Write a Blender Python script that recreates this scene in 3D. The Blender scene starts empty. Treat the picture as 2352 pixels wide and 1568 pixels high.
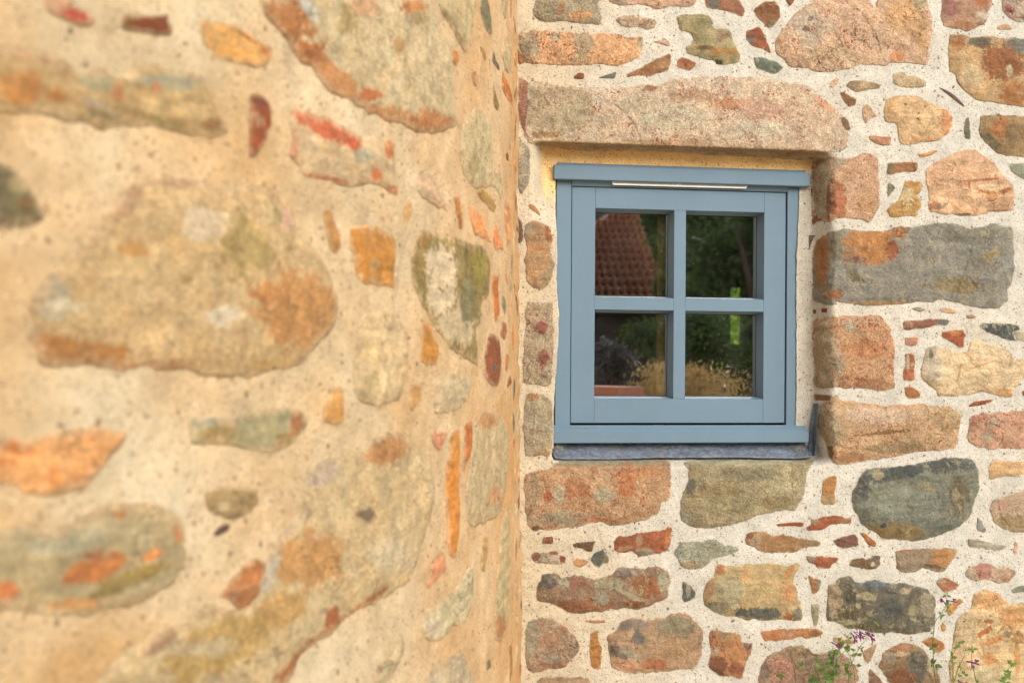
import bpy, math, random
import numpy as np
from mathutils import Vector
from mathutils.geometry import delaunay_2d_cdt

random.seed(7)
rng = np.random.default_rng(11)
sc = bpy.context.scene
COL = sc.collection
PI = math.pi
R = math.radians

# ------------------------------------------------------------------ camera
F = 2287.0                       # 35 mm lens, in units of a 2352 px wide picture
ROLL = -0.00676
SHIFT = 53.4 / 2352
EYE = 1.45                       # camera height above the ground
cam_d = bpy.data.cameras.new('camera')
cam = bpy.data.objects.new('camera', cam_d); COL.objects.link(cam)
cam.location = (0, 0, EYE)
cam.rotation_euler = (PI / 2, ROLL, 0)
cam_d.sensor_width = 36; cam_d.lens = 36 * F / 2352
cam_d.shift_y = SHIFT
cam_d.clip_start = 0.02; cam_d.clip_end = 400
cam_d.dof.use_dof = True
cam_d.dof.focus_distance = 3.2
cam_d.dof.aperture_fstop = 2.6
sc.camera = cam

# ------------------------------------------------------------------ light
SUN_AZ, SUN_EL = R(35), R(30)    # to the right of straight behind the camera
w = bpy.data.worlds.new('World'); sc.world = w; w.use_nodes = True
nt = w.node_tree; nt.nodes.clear()
sky = nt.nodes.new('ShaderNodeTexSky'); sky.sky_type = 'NISHITA'
sky.sun_disc = False; sky.sun_elevation = SUN_EL
sky.sun_rotation = PI - SUN_AZ
sky.dust_density = 3.0; sky.air_density = 1.0
hs = nt.nodes.new('ShaderNodeHueSaturation'); hs.inputs['Saturation'].default_value = 0.45
bg = nt.nodes.new('ShaderNodeBackground'); bg.inputs['Strength'].default_value = 0.15
wo = nt.nodes.new('ShaderNodeOutputWorld')
nt.links.new(sky.outputs[0], hs.inputs['Color']); nt.links.new(hs.outputs[0], bg.inputs[0]); nt.links.new(bg.outputs[0], wo.inputs[0])
sd = bpy.data.lights.new('sun', 'SUN'); sd.energy = 1.75; sd.angle = R(68); sd.color = (1.0, 0.97, 0.92)
sun = bpy.data.objects.new('sun', sd); COL.objects.link(sun)
sv = Vector((math.sin(SUN_AZ) * math.cos(SUN_EL), -math.cos(SUN_AZ) * math.cos(SUN_EL), math.sin(SUN_EL)))
sun.rotation_euler = sv.to_track_quat('Z', 'Y').to_euler(); sun.location = (6, -6, 8)
sc.view_settings.view_transform = 'Standard'; sc.view_settings.look = 'None'
sc.view_settings.exposure = 0.72; sc.view_settings.gamma = 1; sc.view_settings.use_curve_mapping = False

# ------------------------------------------------------------------ helpers
GAIN = 1.32                      # colour seen in sunlight -> surface colour
def lin(c):
    c = np.asarray(c, float) / 255.0
    return np.where(c <= 0.04045, c / 12.92, ((c + 0.055) / 1.055) ** 2.4)
def alb(c): return lin(c) / GAIN

def hashn(ix, iy, iz):
    h = (ix * 374761393 + iy * 668265263 + iz * 2147483647 * 3 + 974634777) & 0xffffffff
    h = ((h ^ (h >> 13)) * 1274126177) & 0xffffffff
    h = ((h ^ (h >> 16)) * 2246822519) & 0xffffffff
    return ((h ^ (h >> 15)) & 0xffffff) / float(0xffffff)
def vnoise(x, y, z):
    x0 = np.floor(x).astype(np.int64); y0 = np.floor(y).astype(np.int64); z0 = np.floor(z).astype(np.int64)
    fx, fy, fz = x - x0, y - y0, z - z0
    fx = fx * fx * (3 - 2 * fx); fy = fy * fy * (3 - 2 * fy); fz = fz * fz * (3 - 2 * fz)
    o = 0
    for i in (0, 1):
        for j in (0, 1):
            for k in (0, 1):
                o = o + hashn(x0 + i, y0 + j, z0 + k) * (fx if i else 1 - fx) * (fy if j else 1 - fy) * (fz if k else 1 - fz)
    return o * 2 - 1
def fbm(x, y, z, octv=4, gain=0.5):
    a, s, t = 1.0, 0, 0
    for i in range(octv):
        s = s + a * vnoise(x, y, z); t += a; a *= gain
        x, y, z = x * 2.03 + 11.3, y * 2.03 + 5.1, z * 2.03 + 7.7
    return s / t
def sstep(a, b, x):
    t = np.clip((x - a) / (b - a), 0, 1); return t * t * (3 - 2 * t)

# pixel (2352 x 1568 picture) -> ray from the eye
cR, sR = math.cos(ROLL), math.sin(ROLL)
def ray(px, py):
    x = (np.asarray(px, float) - 1176) / F; z = -(np.asarray(py, float) - 784) / F + SHIFT * 2352 / F
    return cR * x + sR * z, np.ones_like(x), -sR * x + cR * z
def project(P):
    X, Y, Z = P[..., 0], P[..., 1], P[..., 2] - EYE
    x, z = X / Y, Z / Y
    lx, lz = cR * x - sR * z, sR * x + cR * z
    return lx * F + 1176, 784 - (lz - SHIFT * 2352 / F) * F

# the wall with the window: a plane seen nearly square on
TH = 0.1238; Y0 = 2.9
WN = np.array([math.sin(TH), -math.cos(TH), 0.0]); WD = np.array([math.cos(TH), math.sin(TH), 0.0])
def wall_pt(px, py, depth=0.0):
    dx, dy, dz = ray(px, py)
    k = (-(Y0 * math.cos(TH)) - depth) / (dx * WN[0] + dy * WN[1])
    return np.stack([dx * k, dy * k, dz * k + EYE], -1)
def wloc(px, py, depth):         # position along the wall and height, for joinery
    P = wall_pt(px, py, depth); return float(P[..., 0] * WD[0] + P[..., 1] * WD[1]), float(P[..., 2])
def wxyz(a, z, depth):           # wall coordinates back to the world
    base = WD * a - WN * (Y0 * math.cos(TH) + depth)
    return (base[0], base[1], z)

# the round tower: a battered cylinder, convex towards the camera
TR, PH0 = 3.55, R(3.2)
CX0 = 0.022; CY0 = Y0 + CX0 * math.tan(TH)
TCX, TCY = CX0 - TR * math.cos(PH0), CY0 + TR * math.sin(PH0)
BAT = 0.0137
def tower_3d(s, z, off):         # s: arc length from the inner corner towards the camera
    ph = PH0 + s / TR
    x = TCX + (TR + off) * np.cos(ph) - BAT * (z - EYE); y = TCY - (TR + off) * np.sin(ph)
    return np.stack([x, y, z], -1)
def tower_hit(px, py):
    px = np.asarray(px, float); py = np.asarray(py, float)
    e = edge_x(py) - 1.2; px = np.minimum(px, e)
    dx, dy, dz = ray(px, py)
    ax = dx + BAT * dz
    A = ax * ax + dy * dy; B = -2 * (ax * TCX + dy * TCY); C = TCX ** 2 + TCY ** 2 - TR ** 2
    D = np.maximum(B * B - 4 * A * C, 0)
    t = (-B - np.sqrt(D)) / (2 * A)
    x, y, z = ax * t, dy * t, dz * t + EYE
    ph = np.arctan2(TCY - y, x - TCX)
    return (ph - PH0) * TR, z
def edge_x(py):                  # where the tower meets the wall in the picture
    P = tower_3d(np.zeros(2), np.array([EYE + 1.0, EYE - 1.0]), 0); ex, ey = project(P)
    return ex[0] + (np.asarray(py, float) - ey[0]) / (ey[1] - ey[0]) * (ex[1] - ex[0])

# ------------------------------------------------------------------ object helpers
def mesh_obj(name, V, Fc, mat, parent=None, smooth=True, attrs=None):
    V = np.asarray(V, float); c = (V.min(0) + V.max(0)) / 2
    me = bpy.data.meshes.new(name); me.from_pydata((V - c).tolist(), [], [list(map(int, f)) for f in Fc] if not isinstance(Fc, list) else Fc)
    me.materials.append(mat)
    if smooth: me.polygons.foreach_set('use_smooth', [True] * len(me.polygons))
    if attrs:
        for k, v in attrs.items():
            v = np.asarray(v, float)
            if v.ndim == 2:
                a = me.color_attributes.new(k, 'FLOAT_COLOR', 'POINT')
                a.data.foreach_set('color', np.c_[v, np.ones(len(v))].ravel())
            else:
                a = me.attributes.new(k, 'FLOAT', 'POINT'); a.data.foreach_set('value', v)
    me.update()
    o = bpy.data.objects.new(name, me); COL.objects.link(o)
    o.location = Vector(c)
    if parent is not None:
        o.parent = parent; o.location = Vector(c) - wpos(parent)
    return o
def wpos(o):
    p = Vector(o.location)
    while o.parent: o = o.parent; p += Vector(o.location)
    return p
def thing(name, label, cat, loc, group=None):
    o = bpy.data.objects.new(name, None); COL.objects.link(o); o.location = loc
    o.empty_display_size = 0.1
    o['label'] = label; o['category'] = cat
    if group: o['group'] = group
    return o
def tag(o, label, cat, group=None):
    o['label'] = label; o['category'] = cat
    if group: o['group'] = group
    return o

class MB:
    def __init__(s): s.v = []; s.f = []
    def box(s, a0, a1, z0, z1, d0, d1, ch=0.0):
        """a box in wall coordinates; d0 = front depth, d1 = back depth, ch = eased front edges"""
        n = len(s.v)
        if ch <= 0:
            for d in (d0, d1):
                for (a, z) in ((a0, z0), (a1, z0), (a1, z1), (a0, z1)): s.v.append(wxyz(a, z, d))
            s.f += [[n, n+1, n+2, n+3], [n+7, n+6, n+5, n+4], [n, n+4, n+5, n+1], [n+1, n+5, n+6, n+2], [n+2, n+6, n+7, n+3], [n+3, n+7, n+4, n]]
        else:
            for (d, k) in ((d0, ch), (d0 + ch * 0.3, ch * 0.3), (d0 + ch, 0), (d1, 0)):
                for (a, z) in ((a0 + k, z0 + k), (a1 - k, z0 + k), (a1 - k, z1 - k), (a0 + k, z1 - k)): s.v.append(wxyz(a, z, d))
            s.f.append([n, n+1, n+2, n+3])
            for r in range(3):
                b = n + 4 * r
                for i in range(4):
                    j = (i + 1) % 4; s.f.append([b + i, b + 4 + i, b + 4 + j, b + j])
            s.f.append([n+15, n+14, n+13, n+12])
    def ring(s, o, i, do, di):
        """sloping ring between an outer and an inner rectangle (a0,a1,z0,z1)"""
        n = len(s.v)
        for (r, d) in ((o, do), (i, di)):
            for (a, z) in ((r[0], r[2]), (r[1], r[2]), (r[1], r[3]), (r[0], r[3])): s.v.append(wxyz(a, z, d))
        for k in range(4):
            j = (k + 1) % 4; s.f.append([n + j, n + 4 + j, n + 4 + k, n + k])
    def prism(s, prof, a0, a1):
        """profile of (z, depth) points run along the wall"""
        n = len(s.v); m = len(prof)
        for a in (a0, a1):
            for (z, d) in prof: s.v.append(wxyz(a, z, d))
        for i in range(m):
            j = (i + 1) % m; s.f.append([n + i, n + j, n + m + j, n + m + i])
        s.f.append(list(range(n, n + m))[::-1]); s.f.append(list(range(n + m, n + 2 * m)))
    def tube(s, pts, rad, k=6, cap=True):
        pts = [Vector(p) for p in pts]; n0 = len(s.v)
        rad = rad if hasattr(rad, '__len__') else [rad] * len(pts)
        for i, p in enumerate(pts):
            t = (pts[min(i + 1, len(pts) - 1)] - pts[max(i - 1, 0)]).normalized()
            u = t.cross(Vector((0.13, 0.97, 0.21))).normalized(); v = t.cross(u)
            for q in range(k):
                a = 2 * PI * q / k; s.v.append(tuple(p + (u * math.cos(a) + v * math.sin(a)) * rad[i]))
        for i in range(len(pts) - 1):
            for q in range(k):
                r = (q + 1) % k; b = n0 + i * k
                s.f.append([b + q, b + r, b + k + r, b + k + q])
        if cap:
            s.f.append([n0 + q for q in range(k)][::-1]); s.f.append([n0 + (len(pts) - 1) * k + q for q in range(k)])
    def quad(s, pts):
        n = len(s.v); s.v += [tuple(p) for p in pts]; s.f.append(list(range(n, n + len(pts))))
    def build(s, name, mat, parent=None, smooth=False): return mesh_obj(name, s.v, s.f, mat, parent, smooth)

# ------------------------------------------------------------------ materials
def mat_new(name):
    m = bpy.data.materials.new(name); m.use_nodes = True
    nt = m.node_tree; nt.nodes.clear()
    out = nt.nodes.new('ShaderNodeOutputMaterial'); b = nt.nodes.new('ShaderNodeBsdfPrincipled')
    nt.links.new(b.outputs[0], out.inputs[0])
    return m, nt, b, out
def N(nt, typ, **kw):
    n = nt.nodes.new(typ)
    for k, v in kw.items():
        if k.startswith('i_'): n.inputs[k[2:]].default_value = v
        elif isinstance(k, str) and k.startswith('n_'): n.inputs[int(k[2:])].default_value = v
        else: setattr(n, k, v)
    return n
def noise(nt, co, scale, detail=4, rough=0.55, dist=0.0):
    n = N(nt, 'ShaderNodeTexNoise'); n.inputs['Scale'].default_value = scale; n.inputs['Detail'].default_value = detail
    n.inputs['Roughness'].default_value = rough; n.inputs['Distortion'].default_value = dist
    nt.links.new(co, n.inputs['Vector']); return n.outputs['Fac']
def mrange(nt, val, a, b, c, d, smooth=False):
    n = N(nt, 'ShaderNodeMapRange'); n.clamp = True
    if smooth: n.interpolation_type = 'SMOOTHSTEP'
    for i, v in ((1, a), (2, b), (3, c), (4, d)): n.inputs[i].default_value = v
    nt.links.new(val, n.inputs[0]); return n.outputs[0]
def math_(nt, op, a, b=None):
    n = N(nt, 'ShaderNodeMath'); n.operation = op
    for i, v in enumerate((a, b)):
        if v is None: continue
        if isinstance(v, (int, float)): n.inputs[i].default_value = v
        else: nt.links.new(v, n.inputs[i])
    return n.outputs[0]
def mixc(nt, fac, a, b, mode='MIX'):
    n = N(nt, 'ShaderNodeMix'); n.data_type = 'RGBA'; n.blend_type = mode
    if isinstance(fac, (int, float)): n.inputs[0].default_value = fac
    else: nt.links.new(fac, n.inputs[0])
    for i, v in ((6, a), (7, b)):
        if isinstance(v, (tuple, list, np.ndarray)): n.inputs[i].default_value = (*[float(q) for q in v[:3]], 1)
        else: nt.links.new(v, n.inputs[i])
    return n.outputs[2]
def bump(nt, h, strength, dist, prev=None):
    n = N(nt, 'ShaderNodeBump'); n.inputs['Strength'].default_value = strength; n.inputs['Distance'].default_value = dist
    nt.links.new(h, n.inputs['Height'])
    if prev is not None: nt.links.new(prev, n.inputs['Normal'])
    return n.outputs[0]
def grey(nt, v):
    n = N(nt, 'ShaderNodeCombineColor'); [nt.links.new(v, n.inputs[i]) for i in range(3)]; return n.outputs[0]

def make_stone_mat():
    m, nt, b, out = mat_new('rubble_stone')
    co = N(nt, 'ShaderNodeNewGeometry').outputs['Position']
    col = N(nt, 'ShaderNodeAttribute', attribute_name='col').outputs['Color']
    gr = N(nt, 'ShaderNodeAttribute', attribute_name='grain').outputs['Fac']
    sp = N(nt, 'ShaderNodeAttribute', attribute_name='spk').outputs['Fac']
    n1 = noise(nt, co, 26, 8, 0.72, 0.6); n2 = noise(nt, co, 190, 5, 0.7); n3 = noise(nt, co, 75, 6, 0.7, 1.2)
    c = mixc(nt, 1.0, col, grey(nt, mrange(nt, n1, 0.3, 0.7, 0.66, 1.28)), 'MULTIPLY')
    # warm and cool mottling
    warm = mixc(nt, 1.0, c, (1.12, 0.96, 0.80, 1), 'MULTIPLY'); cool = mixc(nt, 1.0, c, (0.95, 0.99, 1.01, 1), 'MULTIPLY')
    c = mixc(nt, mrange(nt, n3, 0.52, 0.68, 0, 0.75), c, warm); c = mixc(nt, mrange(nt, n3, 0.47, 0.33, 0, 0.6), c, cool)
    # crystalline grain
    v = N(nt, 'ShaderNodeTexVoronoi'); v.inputs['Scale'].default_value = 420; nt.links.new(co, v.inputs['Vector'])
    sep = N(nt, 'ShaderNodeSeparateColor'); nt.links.new(v.outputs['Color'], sep.inputs[0])
    g1 = mrange(nt, sep.outputs[0], 0, 1, 0.55, 1.55)
    gg = mixc(nt, gr, (1, 1, 1, 1), grey(nt, g1)); c = mixc(nt, 1.0, c, gg, 'MULTIPLY')
    c = mixc(nt, 1.0, c, grey(nt, mrange(nt, n2, 0.3, 0.7, 0.84, 1.28)), 'MULTIPLY')
    # rusty freckles
    f1 = noise(nt, co, 115, 4, 0.65, 1.0); f2 = noise(nt, co, 17, 3, 0.6)
    fm = math_(nt, 'MULTIPLY', mrange(nt, f1, 0.545, 0.585, 0, 1), mrange(nt, f2, 0.42, 0.6, 0.1, 1)); fm = math_(nt, 'MULTIPLY', fm, sp)
    c = mixc(nt, fm, c, alb((160, 80, 55)))
    # broad layers and bands in some stones
    mpb = N(nt, 'ShaderNodeMapping'); mpb.inputs['Rotation'].default_value = (0.3, 0.5, 0.2); mpb.inputs['Scale'].default_value = (3, 3, 22); nt.links.new(co, mpb.inputs[0])
    bd = noise(nt, mpb.outputs[0], 2.2, 7, 0.7, 0.5); c = mixc(nt, mrange(nt, math_(nt, 'SUBTRACT', 1.0, gr), 0.45, 0.8, 0, 0.8), c, mixc(nt, 1.0, c, grey(nt, mrange(nt, bd, 0.35, 0.65, 0.72, 1.3)), 'MULTIPLY'))
    # hairline cracks and pits
    k1 = noise(nt, co, 13, 5, 0.6, 0.8); k = math_(nt, 'ABSOLUTE', math_(nt, 'SUBTRACT', k1, 0.5))
    km = math_(nt, 'MULTIPLY', mrange(nt, k, 0.0, 0.008, 1, 0), mrange(nt, noise(nt, co, 6, 2), 0.48, 0.6, 0, 0.85))
    c = mixc(nt, km, c, (0.07, 0.045, 0.025, 1))
    pit = mrange(nt, noise(nt, co, 95, 2, 0.5), 0.68, 0.74, 0, 0.7); c = mixc(nt, pit, c, mixc(nt, 1.0, c, (0.35, 0.3, 0.25, 1), 'MULTIPLY'))
    # crusty lichen and scale
    cr = N(nt, 'ShaderNodeAttribute', attribute_name='crust').outputs['Fac']
    cn = noise(nt, co, 42, 9, 0.78, 0.4); cm = math_(nt, 'MULTIPLY', mrange(nt, cn, 0.545, 0.575, 0, 1), math_(nt, 'MULTIPLY', mrange(nt, noise(nt, co, 11, 3), 0.42, 0.56, 0, 1), cr))
    c = mixc(nt, cm, c, mixc(nt, n2, alb((150, 138, 104)), alb((200, 186, 146))))
    dk = math_(nt, 'MULTIPLY', mrange(nt, noise(nt, co, 30, 9, 0.8, 0.8), 0.57, 0.62, 0, 1), mrange(nt, noise(nt, co, 8, 3), 0.45, 0.6, 0, 0.6))
    c = mixc(nt, dk, c, mixc(nt, 1.0, c, (0.52, 0.47, 0.42, 1), 'MULTIPLY'))
    # chiselled facets
    dn = N(nt, 'ShaderNodeTexNoise'); dn.inputs['Scale'].default_value = 16; dn.inputs['Detail'].default_value = 4; nt.links.new(co, dn.inputs['Vector'])
    vm = N(nt, 'ShaderNodeVectorMath'); vm.operation = 'MULTIPLY_ADD'; nt.links.new(dn.outputs['Color'], vm.inputs[0]); vm.inputs[1].default_value = (0.05,) * 3; nt.links.new(co, vm.inputs[2])
    fv = N(nt, 'ShaderNodeTexVoronoi'); fv.inputs['Scale'].default_value = 24; nt.links.new(vm.outputs[0], fv.inputs['Vector']); fac = fv.outputs['Distance']
    # lime smears left by the pointing
    lm = math_(nt, 'MULTIPLY', mrange(nt, noise(nt, co, 60, 6, 0.75, 0.5), 0.60, 0.66, 0, 1), mrange(nt, noise(nt, co, 9, 2), 0.5, 0.66, 0, 0.5))
    c = mixc(nt, lm, c, alb((205, 188, 150)))
    nt.links.new(c, b.inputs['Base Color']); b.inputs['Roughness'].default_value = 0.86
    b.inputs['Specular IOR Level'].default_value = 0.3
    h = math_(nt, 'ADD', n1, math_(nt, 'MULTIPLY', n3, 0.6))
    nb = bump(nt, fac, 0.55, 0.010); nb = bump(nt, h, 1.0, 0.009, nb); nb = bump(nt, n2, 0.9, 0.002, nb); nb = bump(nt, math_(nt, 'MULTIPLY', km, -1.0), 0.8, 0.003, nb)
    nt.links.new(nb, b.inputs['Normal'])
    return m
def make_mortar_mat():
    m, nt, b, out = mat_new('lime_mortar')
    co = N(nt, 'ShaderNodeNewGeometry').outputs['Position']
    col = N(nt, 'ShaderNodeAttribute', attribute_name='col').outputs['Color']
    n1 = noise(nt, co, 14, 6, 0.65); n2 = noise(nt, co, 260, 4, 0.7); n3 = noise(nt, co, 55, 5, 0.65)
    c = mixc(nt, 1.0, col, grey(nt, mrange(nt, n1, 0.3, 0.7, 0.82, 1.12)), 'MULTIPLY')
    st = noise(nt, co, 5.0, 7, 0.7, 0.6); c = mixc(nt, mrange(nt, st, 0.52, 0.68, 0, 0.3), c, mixc(nt, 1.0, c, (0.88, 0.76, 0.58, 1), 'MULTIPLY'))
    kk = math_(nt, 'ABSOLUTE', math_(nt, 'SUBTRACT', noise(nt, co, 7, 4, 0.55, 0.5), 0.5)); kc = math_(nt, 'MULTIPLY', mrange(nt, kk, 0.0, 0.0035, 1, 0), mrange(nt, noise(nt, co, 3.1, 2), 0.54, 0.6, 0, 0.55))
    c = mixc(nt, kc, c, (0.16, 0.11, 0.07, 1))
    c = mixc(nt, mrange(nt, n3, 0.5, 0.7, 0, 0.35), c, mixc(nt, 1.0, c, (1.0, 0.87, 0.68, 1), 'MULTIPLY'))
    c = mixc(nt, 1.0, c, grey(nt, mrange(nt, n2, 0.3, 0.7, 0.86, 1.1)), 'MULTIPLY')
    # sharp sand: dark, rusty and white grains
    def grains(scale, lo, hi, prob, off):
        mp = N(nt, 'ShaderNodeMapping'); mp.inputs['Location'].default_value = (off, off * 2, off * 3)
        nt.links.new(co, mp.inputs[0])
        dn = N(nt, 'ShaderNodeTexNoise'); dn.inputs['Scale'].default_value = scale * 1.3; nt.links.new(mp.outputs[0], dn.inputs['Vector'])
        vm = N(nt, 'ShaderNodeVectorMath'); vm.operation = 'MULTIPLY_ADD'; nt.links.new(dn.outputs['Color'], vm.inputs[0])
        vm.inputs[1].default_value = (1.1 / scale,) * 3; nt.links.new(mp.outputs[0], vm.inputs[2])
        v = N(nt, 'ShaderNodeTexVoronoi'); v.inputs['Scale'].default_value = scale; nt.links.new(vm.outputs[0], v.inputs['Vector'])
        sep = N(nt, 'ShaderNodeSeparateColor'); nt.links.new(v.outputs['Color'], sep.inputs[0])
        thr = mrange(nt, sep.outputs[0], 1 - prob, 1.0, lo, hi)
        on = mrange(nt, sep.outputs[0], 1 - prob, 1 - prob + 0.001, 0, 1)
        k = mrange(nt, math_(nt, 'SUBTRACT', v.outputs['Distance'], thr), -0.05, 0.05, 1, 0)
        return math_(nt, 'MULTIPLY', k, on), sep
    d1, s1 = grains(230, 0.20, 0.44, 0.42, 0.0)
    c = mixc(nt, math_(nt, 'MULTIPLY', d1, 0.7), c, mixc(nt, s1.outputs[1], (0.06, 0.045, 0.035, 1), (0.26, 0.15, 0.08, 1)))
    d2, s2 = grains(80, 0.10, 0.30, 0.42, 3.7)
    c = mixc(nt, math_(nt, 'MULTIPLY', d2, 0.9), c, mixc(nt, s2.outputs[1], (0.07, 0.055, 0.045, 1), (0.34, 0.17, 0.07, 1)))
    d3, s3 = grains(120, 0.12, 0.28, 0.10, 8.1)
    c = mixc(nt, math_(nt, 'MULTIPLY', d3, 0.5), c, (0.74, 0.68, 0.58, 1))
    nt.links.new(c, b.inputs['Base Color']); b.inputs['Roughness'].default_value = 0.92
    b.inputs['Specular IOR Level'].default_value = 0.2
    nb = bump(nt, n1, 0.6, 0.012); nb = bump(nt, n3, 0.7, 0.006, nb); nb = bump(nt, n2, 0.7, 0.0016, nb)
    nt.links.new(nb, b.inputs['Normal'])
    return m
def plain(name, c, rough=0.7, var=0.12, scale=40, bmp=0.0, metal=0.0, spec=0.5, c2=None):
    m, nt, b, out = mat_new(name)
    co = N(nt, 'ShaderNodeNewGeometry').outputs['Position']
    n = noise(nt, co, scale, 5, 0.6)
    base = mixc(nt, mrange(nt, n, 0.35, 0.65, 0, 1), c, c2) if c2 is not None else c
    cc = mixc(nt, 1.0, base, grey(nt, mrange(nt, n, 0.3, 0.7, 1 - var, 1 + var)), 'MULTIPLY')
    nt.links.new(cc, b.inputs['Base Color']); b.inputs['Roughness'].default_value = rough; b.inputs['Metallic'].default_value = metal
    b.inputs['Specular IOR Level'].default_value = spec
    if bmp: nt.links.new(bump(nt, n, 0.6, bmp), b.inputs['Normal'])
    return m
M_STONE = make_stone_mat(); M_MORTAR = make_mortar_mat()

# ------------------------------------------------------------------ stones
def tile_u(t, x, y): return 588 * t[0] + np.asarray(x, float) / 4, 392 * t[1] + np.asarray(y, float) / 4
OPEN = dict(x0=1277.0, x1=1912.0)
def wall_depth(px, py):
    """how far the surface lies behind the face of the wall (recess round the window)"""
    px = np.asarray(px, float); py = np.asarray(py, float)
    lint = 322 + (px - 1226) * (346 - 322) / (1914 - 1226)          # lower arris of the lintel
    soff = 344 + (px - 1226) * (369 - 344) / (1864 - 1226)
    inx = sstep(1222, 1240, px) * (1 - sstep(1925, 1885, px) * 0)    # inside horizontally
    right = np.clip((1918 + 9 * fbm(py / 34, py * 0, px * 0 + 2.0, 3) - px) / 50, 0, 1) ** 1.4
    top = sstep(0, 1, (py - lint) / (soff - lint))
    bot = 1 - sstep(1046, 1074, py)
    left = np.where(py < 560, sstep(1218, 1258, px) * (1 - sstep(390, 550, py)), 0)
    ins = np.where((px > 1400) | ((py > 1030) & (px > 1268)), 1.0, left)
    d = 0.078 * ins * right * top * bot
    return d
def chaikin(P, k=0.16):
    Q = np.roll(P, -1, 0); return np.stack([P * (1 - k) + Q * k, P * k + Q * (1 - k)], 1).reshape(-1, 2)
def resample(P, sp):
    Q = np.vstack([P, P[:1]]); L = np.hypot(*np.diff(Q, axis=0).T); c = np.r_[0, np.cumsum(L)]
    n = max(8, int(c[-1] / sp)); t = np.linspace(0, c[-1], n, endpoint=False)
    return np.c_[np.interp(t, c, Q[:, 0]), np.interp(t, c, Q[:, 1])]
def inside(P, X, Y):
    r = np.zeros(X.shape, bool); n = len(P)
    for i in range(n):
        x1, y1 = P[i]; x2, y2 = P[(i + 1) % n]
        if y1 == y2: continue
        k = ((y1 > Y) != (y2 > Y)) & (X < (x2 - x1) * (Y - y1) / (y2 - y1) + x1); r ^= k
    return r
def edge_dist(P, X, Y):
    d = np.full(X.shape, 1e9); n = len(P)
    for i in range(n):
        a = P[i]; b = P[(i + 1) % n]; v = b - a; L = v @ v + 1e-12
        t = np.clip(((X - a[0]) * v[0] + (Y - a[1]) * v[1]) / L, 0, 1)
        d = np.minimum(d, np.hypot(X - a[0] - t * v[0], Y - a[1] - t * v[1]))
    return d
PXM = 1 / 788.0                  # metres per picture unit on the wall
WALL, TOWER = 0, 1
STONES = []
def stone(surf, t, pts, base, patches=(), kind='g', name='stone', bulge=None, label=None):
    STONES.append((surf, t, pts, base, patches, kind, name, bulge, label))
KIND = dict(g=(0.5, 0.35, .4), p=(0.6, 1.0, .2), s=(0.25, 0.15, .45), r=(0.08, 0.0, .15), d=(0.35, 0.0, 1.0), q=(0.75, 0.2, .3))
PARENTS = {}
def wall_lump(q): return fbm(q[..., 0] * 20, q[..., 1] * 20, q[..., 2] * 20, 3, 0.5) * 0.0030
def tower_inc(s): return np.clip(np.sin(np.maximum(s, 0) / TR + PH0 + 0.02) * 3.0, 0.15, 1.0)
def tower_lump(q, s):
    edge = np.exp(-(np.maximum(s, -0.05) / 0.16) ** 2)
    return fbm(q[..., 0] * 15, q[..., 1] * 15, q[..., 2] * 15, 3, 0.55) * 0.0056 * tower_inc(s) + edge * fbm(q[..., 0] * 5 + 9, q[..., 1] * 5, q[..., 2] * 26, 4, 0.6) * 0.0115
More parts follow.
